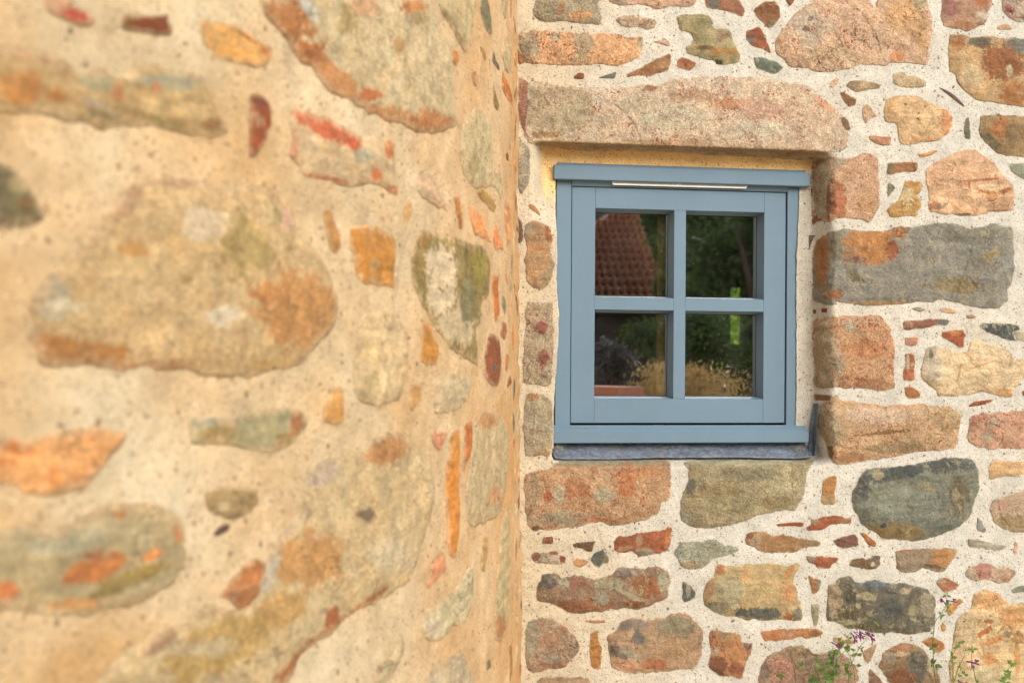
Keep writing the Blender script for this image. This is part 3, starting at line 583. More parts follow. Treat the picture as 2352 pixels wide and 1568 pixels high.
Wst(A6, [(-600,740),(-562,640),(-490,575),(-470,495),(-420,470),(-380,490),(-250,490),(-200,465),(-130,472),(0,465),(100,480),(200,480),(265,460),(300,490),(240,600),(230,650),(265,700),(275,780),(300,840),(325,900),(315,985),(240,995),(120,975),(0,990),(-180,985),(-350,955),(-450,935),(-540,890),(-590,830)], (194,164,106), [(-90,930,260,55,(96,102,94)),(200,730,90,80,(222,156,86)),(180,950,50,36,(180,92,38)),(-430,520,50,50,(195,125,75)),(-540,700,50,90,(190,145,95)),(190,560,26,110,(198,138,62),25),(-350,720,130,140,(176,164,124)),(-480,880,100,60,(145,140,110)),(270,930,50,60,(130,125,105)),(-200,580,40,90,(212,160,90))], 's', bulge=0.011)
Wst(A6, [(370,570),(430,600),(495,620),(480,700),(435,755),(405,745),(395,680)], (168,115,54), [(475,650,20,50,(140,140,120))], 'r')
Wst(A6, [(400,840),(470,835),(470,930),(455,1040),(420,1040),(400,930)], (162,152,120), (), 's')
Wst(A6, [(550,700),(560,660),(620,650),(650,600),(700,590),(755,580),(790,630),(850,640),(930,620),(1000,610),(1070,640),(1180,650),(1250,650),(1330,670),(1400,680),(1460,710),(1500,750),(1540,780),(1540,900),(1540,1000),(1500,1090),(1400,1110),(1280,1125),(1150,1100),(1000,1110),(850,1080),(740,1060),(620,1000),(540,995),(530,950),(550,850)], (116,108,90), [(610,800,75,170,(178,152,115)),(960,655,160,50,(108,114,118)),(880,770,110,40,(168,155,114)),(1000,910,120,28,(164,150,108),-15),(760,760,60,80,(92,82,62)),(1120,900,140,90,(98,98,92)),(1470,850,70,120,(164,150,120)),(730,1010,130,36,(170,156,118)),(1340,900,50,60,(160,146,105)),(760,920,130,60,(105,90,55)),(900,1050,180,30,(110,98,62)),(1250,720,60,30,(180,160,130))], 'd', bulge=0.013)
Wst(A6, [(-60,1110),(-45,1095),(0,1080),(120,1075),(260,1072),(400,1065),(500,1080),(505,1110),(470,1145),(340,1150),(200,1165),(60,1180),(-30,1190),(-50,1150)], (202,130,64), [(440,1110,70,30,(165,110,60)),(200,1110,70,20,(190,140,95))], 'r')
Wst(A6, [(605,1140),(690,1155),(770,1170),(830,1195),(760,1210),(640,1200),(598,1180)], (186,146,90), (), 'r')
Wst(A6, [(870,1275),(1000,1200),(990,1260),(950,1350),(920,1390),(890,1360)], (180,142,100), (), 'r')
Wst(A6, [(1410,1180),(1490,1150),(1540,1150),(1620,1200),(1630,1240),(1580,1285),(1540,1280),(1450,1215)], (202,126,48), (), 'r')
Wst(A6, [(1680,830),(1770,785),(1790,825),(1740,870),(1700,930),(1665,955),(1640,900)], (206,142,60), (), 'r')
Wst(A6, [(1585,1040),(1605,1005),(1635,1040),(1630,1085),(1600,1095)], (190,132,54), (), 'r')
Wst(A6, [(1880,800),(1910,740),(1990,700),(2060,720),(2120,745),(2160,790),(2230,850),(2352,815),(2440,815),(2440,1650),(1700,1650),(1665,1500),(1670,1350),(1700,1250),(1710,1100),(1740,980),(1830,910),(1870,880)], (230,192,132), [(2090,800,190,80,(226,165,92)),(2250,950,110,110,(220,156,80)),(1985,1100,80,26,(205,118,46),-40),(2060,1180,120,26,(222,146,66),-20),(2050,1350,60,60,(226,152,70),30),(2290,1380,24,200,(216,156,70)),(1820,1100,80,220,(222,190,140)),(2000,1500,300,90,(222,200,150)),(2030,1000,40,20,(190,100,50)),(2200,1120,40,30,(150,130,100)),(2300,1150,60,60,(190,140,75))], 's', bulge=0.012)
Wst(A6, [(1050,1290),(1130,1240),(1200,1205),(1300,1200),(1370,1230),(1450,1290),(1560,1420),(1580,1500),(1570,1650),(1180,1650),(1120,1540),(1060,1470),(1020,1420),(1040,1350)], (160,126,86), [(1190,1245,130,45,(192,130,80)),(1200,1300,100,20,(205,180,140)),(1390,1430,110,140,(110,106,94)),(1230,1520,120,70,(152,90,48)),(1510,1400,50,110,(188,168,128)),(1120,1330,50,50,(170,150,125))], 's')
Wst(A6, [(940,1430),(980,1470),(1080,1580),(1080,1650),(920,1650),(930,1500)], (150,106,76), (), 'r')
Wst(A6, [(-60,1400),(0,1300),(100,1270),(180,1240),(240,1225),(330,1225),(420,1300),(500,1290),(600,1280),(700,1300),(770,1350),(820,1430),(830,1520),(800,1650),(-60,1650),(-90,1540)], (182,152,120), [(150,1450,150,120,(198,142,116)),(300,1280,120,50,(152,132,88)),(500,1450,150,100,(152,132,100)),(-30,1450,50,80,(140,120,110))], 'p')
# left of the window and below it
A7 = (2, 1)
Wst(A7, [(120,490),(200,450),(260,470),(330,500),(360,550),(370,650),(365,760),(390,850),(375,970),(330,1060),(250,1090),(190,1070),(140,1010),(115,900),(115,830),(140,700),(110,560)], (192,146,96), [(335,580,36,90,(186,108,46)),(330,1000,50,80,(168,142,100)),(370,850,20,160,(160,140,105)),(160,540,50,60,(170,150,115)),(240,715,60,16,(205,130,65),10)], 's', name='quoin')
Wst(A7, [(165,310),(200,315),(250,370),(262,420),(220,385),(160,345)], (206,136,60), (), 'r')
Wst(A7, [(35,430),(60,420),(90,470),(105,560),(100,640),(70,665),(40,640),(30,540)], (130,90,68), (), 'r')
Wst(A7, [(130,1215),(200,1200),(370,1220),(385,1300),(385,1568),(370,1940),(330,1975),(120,1960),(100,1940),(105,1700),(125,1400)], (182,162,126), [(260,1440,55,60,(150,82,70)),(285,1700,45,100,(152,78,64)),(250,1600,60,60,(190,170,135))], 'p', name='quoin')
A8 = (2, 2)
Wst(A8, [(120,480),(240,470),(340,500),(370,600),(385,750),(378,900),(360,1020),(320,1050),(160,1055),(110,1040),(105,700)], (180,162,126), [(190,500,60,35,(176,120,68)),(180,750,50,50,(205,190,160)),(320,1020,60,30,(200,160,105))], 'g', name='quoin')
Wst(A8, [(110,1220),(180,1190),(330,1180),(385,1130),(430,1095),(800,1082),(1100,1075),(1380,1070),(1430,1095),(1455,1130),(1465,1250),(1455,1400),(1440,1470),(1380,1480),(1350,1568),(1240,1640),(1100,1670),(960,1695),(820,1660),(680,1670),(500,1720),(300,1725),(200,1740),(140,1700),(120,1500)], (194,152,106), [(850,1105,600,36,(172,164,130)),(1060,1300,80,160,(198,122,60)),(560,1350,180,80,(188,126,75)),(430,1400,50,90,(178,168,140)),(450,1620,300,70,(168,152,120)),(1250,1200,150,50,(205,140,85)),(840,1410,90,60,(175,165,135)),(330,1420,40,60,(180,100,55)),(800,1640,160,20,(200,120,60)),(200,1380,70,200,(180,152,112)),(220,1720,70,26,(110,80,40))], 'p', name='sill_stone', bulge=0.011)
Wst(A8, [(1570,1110),(1650,1090),(1700,1080),(2200,1078),(2352,1078),(2692,1073),(2782,1095),(2737,1150),(2712,1250),(2692,1380),(2652,1480),(2592,1545),(2452,1560),(2250,1600),(2100,1660),(2000,1690),(1780,1720),(1660,1710),(1570,1650),(1540,1600),(1550,1430),(1600,1330),(1620,1250),(1630,1180)], (164,148,108), [(2100,1110,560,38,(192,184,146)),(1900,1380,220,80,(150,130,85)),(1640,1320,50,80,(120,115,100)),(2500,1300,160,130,(180,166,122)),(2050,1500,260,80,(158,146,100)),(1600,1620,60,60,(150,152,130)),(2200,1220,250,60,(140,132,100)),(2420,1480,150,60,(160,138,90))], 'q', name='sill_stone', bulge=0.012)
A9 = (2, 3)
Wst(A9, [(280,225),(380,222),(378,290),(275,290)], (152,112,76), [(350,260,40,40,(152,84,48))], 'r')
Wst(A9, [(180,385),(210,365),(270,368),(330,360),(400,350),(440,380),(490,400),(492,470),(440,478),(330,470),(240,465),(185,440)], (188,168,138), [(225,405,45,45,(150,86,58)),(390,370,60,26,(162,90,62)),(465,430,30,50,(152,76,44))], 's')
Wst(A9, [(555,290),(600,270),(700,265),(770,262),(755,300),(740,360),(690,358),(640,330),(570,325)], (112,80,50), (), 'd')
Wst(A9, [(562,450),(600,415),(650,430),(712,450),(680,480),(620,508),(570,480)], (202,146,84), (), 'r')
Wst(A9, [(720,430),(750,380),(810,350),(835,325),(860,370),(890,420),(885,460),(835,470),(800,505),(750,480)], (94,100,94), [(850,430,30,40,(130,120,85))], 'r')
Wst(A9, [(940,290),(960,225),(1100,210),(1140,190),(1220,180),(1340,165),(1410,155),(1430,130),(1465,140),(1460,220),(1445,340),(1400,372),(1270,385),(1160,410),(1130,370),(1100,350),(1020,370),(940,350)], (166,90,46), [(1430,240,26,110,(202,120,42),10),(1170,260,30,70,(178,138,102)),(1220,360,80,30,(166,150,120)),(1030,330,80,24,(185,130,90),-15)], 'r')
Wst(A9, [(1485,380),(1520,320),(1550,260),(1650,265),(1760,265),(1880,250),(1950,300),(2060,310),(2095,345),(2050,370),(1960,400),(1850,420),(1800,480),(1700,520),(1600,510),(1540,490),(1530,420)], (166,166,140), [(1530,340,40,80,(140,145,130)),(1640,480,80,30,(175,150,110))], 'q')
Wst(A9, [(230,660),(270,620),(270,570),(330,565),(430,562),(450,595),(520,590),(590,570),(680,590),(760,610),(850,590),(920,560),(1000,500),(1100,510),(1220,520),(1260,495),(1380,510),(1450,560),(1470,640),(1440,700),(1440,770),(1380,810),(1260,860),(1150,890),(950,885),(780,915),(650,930),(520,925),(400,850),(330,830),(230,810),(222,740)], (158,122,92), [(320,630,110,80,(108,98,88)),(900,660,140,50,(172,162,126)),(1390,640,60,90,(172,166,135)),(1230,690,130,100,(158,96,48)),(650,860,250,60,(164,100,60)),(820,780,60,90,(162,152,125)),(560,650,120,50,(150,95,70)),(1050,540,150,40,(150,130,120)),(1080,760,160,26,(176,166,130),25),(480,640,60,50,(165,155,130)),(1130,840,110,35,(150,90,45))], 'd', bulge=0.012)
Wst(A9, [(1560,630),(1600,640),(1650,670),(1690,740),(1680,790),(1640,810),(1580,830),(1560,790),(1575,720)], (104,108,100), [(1620,700,22,60,(172,160,132))], 'd')
Wst(A9, [(665,995),(740,990),(855,990),(855,1015),(770,1018),(700,1010)], (202,146,84), (), 'r')
Wst(A9, [(128,1010),(200,965),(260,970),(320,975),(390,980),(450,1030),(540,1080),(590,1150),(625,1200),(600,1300),(540,1360),(500,1420),(400,1435),(230,1470),(128,1450),(130,1250)], (174,142,110), [(400,1400,140,40,(178,120,92)),(170,1150,50,150,(164,155,125)),(360,1180,100,80,(180,135,95)),(380,1340,80,50,(170,155,125)),(500,1060,50,40,(190,125,90))], 'g')
Wst(A9, [(725,1110),(770,1085),(800,1080),(795,1130),(810,1180),(822,1300),(820,1448),(760,1430),(725,1410),(715,1200)], (196,130,34), (), 'r')
Wst(A9, [(875,1130),(960,1080),(1000,1000),(1060,975),(1200,980),(1300,985),(1350,955),(1400,960),(1440,940),(1550,910),(1620,930),(1680,990),(1760,1090),(1750,1200),(1740,1300),(1700,1400),(1640,1440),(1480,1455),(1350,1465),(1200,1478),(1050,1470),(930,1430),(895,1330),(890,1230)], (188,150,110), [(1520,1040,190,100,(142,130,100)),(1100,1030,130,50,(142,125,112)),(1000,1290,110,50,(128,114,98),20),(1050,1410,150,50,(206,150,110)),(1330,1390,120,50,(186,112,62)),(1160,1150,60,90,(120,112,105)),(1100,1310,110,26,(170,160,130),25),(1230,1180,16,80,(160,145,105),15),(1620,940,40,20,(180,120,75)),(1480,1270,200,90,(186,146,100))], 's', bulge=0.012)
Wst(A9, [(1830,1080),(1900,1080),(1930,1110),(2000,1100),(2110,1120),(2110,1200),(2215,1190),(2210,1250),(2180,1330),(2140,1430),(2110,1530),(2030,1500),(1920,1505),(1820,1440),(1810,1380),(1830,1280),(1820,1150)], (190,126,70), [(1890,1410,90,70,(136,80,48)),(2170,1210,40,40,(108,74,68)),(1865,1280,24,30,(175,160,130)),(2060,1440,70,60,(160,95,55)),(1970,1130,60,30,(170,140,100))], 's')
Wst(A9, [(200,1568),(270,1520),(450,1510),(700,1515),(740,1568),(740,1650),(180,1650)], (172,136,96), [(600,1560,80,40,(185,150,110))], 's')

# ---- the tower's stones ----
B0 = (0, 0)
Tst(B0, [(1130,250),(1140,140),(1250,150),(1420,140),(1540,125),(1550,200),(1570,330),(1400,310),(1120,270)], (140,76,40), [(1180,200,60,70,(138,92,36))], 'r')
Tst(B0, [(400,-50),(420,80),(560,180),(700,240),(820,240),(860,170),(760,100),(640,60),(560,-50)], (226,168,130), [(700,145,110,55,(206,90,70),15)], 's')
Tst(B0, [(-250,400),(-100,430),(150,450),(300,500),(420,540),(550,520),(620,620),(760,700),(850,600),(930,560),(1050,660),(1150,700),(1230,610),(1400,600),(1600,650),(1800,660),(1900,740),(2000,900),(2050,1050),(2100,1230),(1960,1270),(1800,1260),(1550,1190),(1300,1180),(1050,1170),(850,1170),(560,1110),(300,1040),(-100,1000),(-250,980)], (194,162,110), [(200,820,200,150,(192,132,66)),(1550,740,330,90,(160,156,128)),(900,720,170,120,(172,165,130)),(1600,970,350,110,(212,180,124)),(750,1090,330,70,(152,130,82)),(1950,1150,120,60,(162,122,70)),(1440,800,50,50,(208,130,88)),(1090,850,40,90,(195,130,85)),(300,520,200,35,(175,115,75),15),(900,960,150,35,(200,180,150),25),(520,880,90,60,(190,128,60)),(1500,1120,300,45,(160,140,80),15)], 's')
Tst(B0, [(1850,180),(2050,200),(2250,280),(2352,350),(2452,400),(2510,430),(2482,570),(2352,620),(2200,590),(2000,540),(1880,430),(1840,300)], (230,174,96), [(2440,440,60,45,(205,128,50)),(2250,330,150,18,(170,105,50),35),(2080,520,90,60,(235,175,85))], 's')
Tst(B0, [(2290,870),(2352,860),(2412,880),(2472,970),(2482,1150),(2442,1300),(2362,1420),(2290,1460),(2310,1200),(2290,1000)], (165,88,46), [(2390,1110,50,70,(186,140,104)),(2400,950,60,50,(150,90,70))], 'r')
B1 = (0, 1)
Tst(B1, [(-250,-100),(-100,-100),(100,-60),(230,80),(330,250),(410,400),(300,500),(100,530),(-250,530)], (124,114,82), [(150,150,90,50,(170,155,110),30),(250,300,60,60,(130,100,65))], 's')
Tst(B1, [(290,1100),(400,1050),(500,900),(620,760),(800,620),(960,430),(1200,110),(1420,0),(1700,100),(1900,100),(2100,110),(2352,130),(2552,190),(2642,320),(2752,600),(2912,740),(3032,930),(3092,1170),(3102,1330),(3032,1480),(2912,1600),(2752,1790),(2582,1830),(2402,1870),(2252,1900),(1900,1900),(1700,1830),(1500,1850),(1350,1780),(1150,1860),(1000,1830),(800,1760),(600,1820),(400,1780),(330,1640),(280,1330)], (208,178,128), [(2740,1250,330,330,(200,146,84)),(2250,700,230,260,(178,154,96)),(750,1660,520,130,(182,126,64),10),(480,1150,130,230,(188,176,146)),(1150,320,230,80,(184,144,108),-50),(1700,110,300,40,(185,145,110)),(1900,500,200,150,(220,200,168)),(2620,430,90,120,(220,180,150)),(2550,420,60,90,(170,155,105)),(1200,720,120,60,(205,155,85)),(2050,1320,170,90,(220,205,175)),(650,1240,140,40,(225,210,175)),(2450,1130,150,80,(198,140,80)),(1700,1000,60,40,(175,150,100)),(1450,1790,350,50,(190,130,75)),(2600,1800,250,60,(200,165,95))], 'g', bulge=0.014)
B2 = (1, 0)
Tst(B2, [(340,1000),(480,1030),(620,1070),(820,1170),(960,1250),(1120,1250),(1280,1310),(1270,1450),(1300,1700),(1290,1800),(1180,1750),(1040,1680),(860,1720),(700,1670),(560,1640),(430,1620),(390,1540),(300,1440),(320,1300),(310,1100)], (212,184,142), [(620,1160,380,85,(208,104,60),25),(900,1310,70,70,(208,100,54)),(345,1380,36,220,(208,110,66)),(620,1640,270,34,(212,114,64),12),(1110,1620,50,70,(215,124,68)),(1250,1760,55,50,(200,110,60)),(1230,1360,50,100,(210,124,66)),(1000,1420,90,60,(190,180,150))], 's', name='brick', label='weathered orange brick smeared with cream mortar')
Tst(B2, [(20,-50),(60,100),(130,200),(250,300),(340,430),(430,600),(560,640),(600,760),(700,860),(830,900),(950,1000),(1100,1060),(1300,1140),(1500,1230),(1720,1230),(1850,1150),(1830,1000),(1810,850),(1810,700),(1790,500),(1720,300),(1620,100),(1580,-50)], (208,188,146), [(300,160,200,330,(192,126,68),-30),(480,520,150,160,(190,120,68),-40),(720,740,330,120,(202,142,86),38),(1250,1080,440,90,(206,146,90),14),(1600,1130,200,110,(205,140,84)),(1450,60,130,70,(196,130,72)),(1320,420,50,60,(192,152,95)),(480,60,60,140,(200,200,185),-30),(850,150,110,150,(180,160,105)),(1000,60,130,90,(222,175,130)),(1500,160,90,60,(170,150,105)),(1050,870,110,60,(195,115,65))], 'g', bulge=0.012)
Tst(B2, [(1640,-50),(1680,80),(1760,230),(1840,360),(1930,500),(1950,400),(2000,230),(2020,50),(2030,-50)], (202,182,136), [(1780,240,50,270,(148,128,88),-27)], 's')
Tst(B2, [(2055,-50),(2060,100),(2100,260),(2150,330),(2170,300),(2160,150),(2110,-50)], (122,118,90), (), 's')
Tst(B2, [(1800,440),(1860,480),(1870,560),(1830,600),(1800,560)], (202,130,58), (), 'r')
Tst(B2, [(1970,650),(2010,650),(2030,740),(2020,800),(1990,760)], (190,140,94), (), 'r')
Tst(B2, [(2060,420),(2090,430),(2120,520),(2110,560),(2080,500)], (186,140,78), (), 'r')
Tst(B2, [(2170,460),(2190,540),(2230,590),(2240,650),(2190,600),(2160,560)], (108,98,88), (), 'r')
Tst(B2, [(2260,630),(2300,720),(2340,830),(2360,980),(2300,900),(2265,830)], (206,120,38), (), 'r')
Tst(B2, [(2170,740),(2190,860),(2230,960),(2215,1030),(2180,960)], (150,125,74), (), 'r')
Tst(B2, [(2260,380),(2345,420),(2352,560),(2330,680),(2290,640),(2255,500)], (202,182,140), (), 's')
Tst(B2, [(2250,-50),(2260,100),(2290,190),(2310,100),(2320,-50)], (186,170,130), (), 's')
Tst(B2, [(1880,1200),(1960,1050),(2020,970),(2100,1050),(2160,1150),(2180,1350),(2170,1568),(2230,1568),(2270,1700),(2240,1850),(2200,1720),(2130,1720),(2000,1740),(1900,1600),(1870,1400)], (202,184,140), [(2000,1500,60,100,(185,165,115))], 'g')
B3 = (1, 1)
Tst(B3, [(2010,180),(2080,155),(2150,210),(2210,320),(2190,390),(2120,320),(2050,250)], (188,146,74), (), 's')
Tst(B3, [(880,510),(960,515),(1090,500),(1150,530),(1230,590),(1265,640),(1270,900),(1272,1080),(1180,1075),(1050,1040),(950,1020),(900,950),(890,800),(850,700),(860,590)], (206,140,50), [(1100,650,120,90,(202,142,66)),(1090,870,40,60,(190,155,95)),(1150,1000,100,60,(212,152,70))], 'r')
Tst(B3, [(620,350),(690,370),(710,450),(750,560),(765,680),(740,750),(690,740),(660,600),(625,450)], (190,136,76), (), 'r')
Tst(B3, [(1370,300),(1425,290),(1410,450),(1380,540),(1365,430)], (216,166,96), (), 'r')
Tst(B3, [(1480,80),(1550,0),(1620,40),(1680,200),(1760,310),(1760,380),(1650,320),(1540,270),(1480,180)], (216,182,146), (), 's')
Tst(B3, [(1815,235),(1860,250),(1880,400),(1895,540),(1870,530),(1840,400)], (206,130,54), (), 'r')
Tst(B3, [(1935,320),(2000,330),(2100,420),(2100,500),(2150,620),(2160,660),(2080,640),(2010,590),(1970,450)], (236,160,94), (), 's')
Tst(B3, [(2170,560),(2210,500),(2230,560),(2260,640),(2270,740),(2230,720),(2200,750),(2165,650)], (230,146,80), (), 's')
Tst(B3, [(1510,520),(1600,545),(1720,600),(1900,640),(2080,700),(2150,820),(2150,1000),(2130,1150),(2080,1200),(2050,1400),(2020,1440),(2020,1568),(2040,1800),(1930,1740),(1800,1650),(1720,1568),(1640,1440),(1560,1300),(1480,1120),(1430,950),(1430,800),(1470,650)], (152,132,76), [(1700,900,150,190,(218,198,164)),(1720,1150,150,180,(216,196,160)),(1830,1420,170,170,(206,186,148),30),(2050,900,80,200,(156,140,62)),(1950,1180,70,200,(132,128,90)),(1540,640,60,70,(160,125,55)),(1490,850,45,90,(150,125,70))], 's', bulge=0.006)
Tst(B3, [(2170,950),(2230,960),(2220,1050),(2230,1200),(2240,1300),(2210,1390),(2180,1350),(2165,1150)], (206,120,44), (), 'r')
Tst(B3, [(2255,1370),(2290,1400),(2300,1480),(2280,1560),(2240,1500)], (190,120,80), (), 'r')
Tst(B3, [(2280,250),(2330,300),(2340,600),(2310,700),(2290,500)], (216,150,90), (), 'r')
Tst(B3, [(2335,780),(2352,760),(2352,1100),(2338,1100)], (162,152,112), (), 'r')
Tst(B3, [(2130,1480),(2180,1490),(2240,1550),(2255,1700),(2250,1850),(2220,1990),(2150,1980),(2095,1900),(2095,1700),(2120,1600)], (150,84,48), [(2190,1800,20,40,(120,105,95))], 'r')
B4 = (1, 2)
Tst(B4, [(1520,-180),(1600,-160),(1620,-60),(1660,40),(1670,120),(1640,220),(1560,230),(1500,170),(1510,0)], (206,140,54), (), 'r')
Tst(B4, [(700,430),(770,420),(790,560),(790,740),(720,760),(620,720),(610,620),(660,520)], (216,160,84), (), 'r')
Tst(B4, [(950,-250),(1250,-280),(1390,-100),(1380,200),(1340,520),(1240,570),(1100,600),(950,560),(880,450),(900,100)], (216,190,144), [(1050,400,90,100,(200,178,130))], 's')
Tst(B4, [(1410,420),(1450,390),(1520,400),(1490,550),(1430,650),(1400,560)], (206,156,90), (), 'r')
Tst(B4, [(1650,350),(1750,300),(1960,320),(1980,400),(1930,560),(1840,640),(1650,670),(1620,550)], (210,190,150), (), 's')
Tst(B4, [(2300,400),(2330,300),(2345,380),(2320,430)], (150,90,50), (), 'r')
B5 = (0, 2)
Tst(B5, [(1760,700),(1900,690),(2100,700),(2250,670),(2352,650),(2722,590),(2762,620),(2822,740),(2752,850),(2652,960),(2452,1030),(2352,1010),(2150,960),(1900,940),(1750,930),(1750,800)], (178,168,126), [(1880,730,170,50,(158,162,138)),(2000,850,170,80,(168,144,90)),(2730,760,60,140,(176,116,74),15),(2620,900,60,60,(160,135,85))], 's')
Tst(B5, [(-250,920),(-100,900),(100,880),(300,900),(550,840),(750,800),(1000,790),(1180,830),(1130,930),(1100,1030),(980,1130),(860,1250),(750,1340),(600,1400),(450,1420),(200,1400),(80,1330),(-100,1290),(-250,1280)], (236,172,106), [(120,960,220,70,(216,132,60),15),(500,1250,50,110,(216,142,72)),(850,860,60,35,(214,135,70)),(740,1270,80,50,(216,138,68)),(30,1100,130,40,(214,138,70))], 's')
Tst(B5, [(1880,1380),(2050,1330),(2200,1340),(2340,1350),(2352,1460),(2280,1580),(2130,1640),(1990,1600),(1890,1500)], (168,142,96), [(2050,1530,70,50,(195,175,130))], 's')
B6 = (0, 3)
Tst(B6, [(2000,150),(2060,110),(2110,110),(2080,170),(2000,210),(1950,210)], (112,86,72), (), 'r')
Tst(B6, [(-250,150),(-100,150),(200,150),(450,190),(600,120),(780,20),(850,-60),(1050,-70),(1400,-90),(1600,0),(1700,150),(1720,350),(1680,520),(1600,650),(1450,740),(1250,830),(1000,870),(860,930),(700,950),(500,960),(300,910),(-100,900),(-250,900)], (188,170,128), [(880,520,300,95,(206,128,62),-22),(40,730,120,90,(206,120,58)),(700,850,240,60,(206,150,84)),(1300,560,350,60,(170,144,74),-20),(1420,390,100,45,(232,150,78),-20),(600,280,450,90,(186,178,148),-8),(900,400,90,60,(180,120,75)),(1100,20,60,50,(205,135,75)),(1640,220,60,100,(212,150,95)),(1000,720,160,50,(150,130,75),-15)], 's')
B7 = (1, 3)
Tst(B7, [(-1450,1500),(-1400,1450),(-1200,1290),(-1000,1160),(-800,1050),(-600,970),(-450,850),(-250,900),(-100,900),(0,780),(60,600),(100,450),(200,230),(330,50),(420,-200),(450,-330),(560,-450),(700,-520),(850,-580),(1000,-590),(1080,-680),(1200,-750),(1400,-730),(1450,-600),(1580,-480),(1640,-330),(1640,-100),(1600,50),(1560,200),(1480,420),(1400,640),(1300,700),(1150,790),(1020,870),(850,950),(740,1080),(600,1180),(450,1250),(350,1450),(250,1600),(200,1750),(-1450,1750)], (208,184,138), [(480,450,300,260,(200,150,88),-30),(200,900,300,170,(196,156,92),-30),(-350,1250,600,220,(190,158,92),-25),(100,600,60,240,(196,190,175),18),(300,100,60,200,(205,180,155),25),(620,-360,220,110,(192,172,150),-30),(1200,-560,200,120,(196,140,84),-20),(1010,20,75,60,(122,106,84)),(880,930,400,32,(178,112,56),-36),(400,1330,320,50,(180,115,60),-47),(-900,1230,200,40,(175,140,110),-30),(-500,1250,300,80,(200,180,140)),(1250,400,200,160,(212,195,158)),(560,230,60,18,(220,185,165),25),(700,960,60,90,(170,100,55),20),(-700,1000,90,30,(205,140,80))], 'g', bulge=0.012)
Tst(B7, [(-330,750),(-200,600),(-80,460),(0,420),(90,440),(100,480),(40,640),(0,760),(-60,880),(-140,900),(-230,800)], (188,122,70), [(-200,740,70,50,(170,125,90))], 's')
Tst(B7, [(1780,-720),(1860,-770),(1870,-600),(1870,0),(1865,200),(1840,410),(1770,410),(1755,200),(1745,0),(1750,-400),(1770,-600)], (218,142,50), [(1820,-660,30,60,(220,150,60))], 'r')
Tst(B7, [(1920,-800),(1980,-850),(1985,-700),(1970,-550),(1930,-450),(1915,-350),(1905,-550)], (200,120,50), (), 'r')
Tst(B7, [(1600,-740),(1760,-740),(1730,-650),(1700,-560),(1620,-640)], (216,150,110), (), 'r')
Tst(B7, [(1600,470),(1690,350),(1720,380),(1745,520),(1680,600),(1590,690),(1570,680),(1600,560)], (222,154,110), (), 'r')
Tst(B7, [(1990,-800),(2100,-950),(2250,-900),(2320,-700),(2310,-300),(2250,0),(2200,50),(2090,100),(2000,150),(1940,100),(1920,-100),(1960,-400)], (198,178,136), [(2120,-850,100,90,(192,140,88)),(2200,-160,60,80,(205,155,110))], 'g')
Tst(B7, [(2255,100),(2310,-50),(2330,0),(2335,900),(2310,1050),(2240,1200),(2190,1150),(2200,800),(2225,500)], (198,178,130), [(2250,1080,60,110,(190,134,84))], 's')
Tst(B7, [(2080,200),(2120,230),(2130,350),(2100,540),(2070,520)], (190,150,90), (), 'r')
Tst(B7, [(1830,700),(1900,600),(1960,500),(2000,560),(1990,800),(1960,930),(1880,1040),(1800,1060),(1740,1140),(1680,1190),(1560,1170),(1510,1050),(1560,900),(1700,820)], (206,192,152), [(1640,1080,90,80,(205,190,165))], 's')
Tst(B7, [(1550,1500),(1640,1380),(1750,1370),(1880,1270),(1930,1330),(1950,1450),(2000,1500),(2000,1750),(1540,1750)], (202,184,152), (), 's')
Tst(B7, [(2110,1360),(2150,1340),(2160,1420),(2120,1450)], (130,115,80), (), 'r')
Tst(B7, [(1080,1480),(1200,1300),(1340,1100),(1370,1250),(1280,1450),(1200,1568),(1080,1700)], (206,186,144), (), 's')
Tst(B7, [(2322,1230),(2345,1190),(2356,1350),(2350,1500),(2335,1560)], (180,130,60), (), 'r')

# ------------------------------------------------------------------ the two walls
wall = thing('stone_wall', 'flat rubble stone wall with cream lime pointing, holding the blue window', 'wall', (0.6, 2.98, 0))
tower = thing('curved_stone_wall', 'rounded rubble stone wall with sandy ochre pointing, blurred in the foreground', 'wall', (-1.0, 2.6, 0))
PARENTS[WALL] = wall; PARENTS[TOWER] = tower

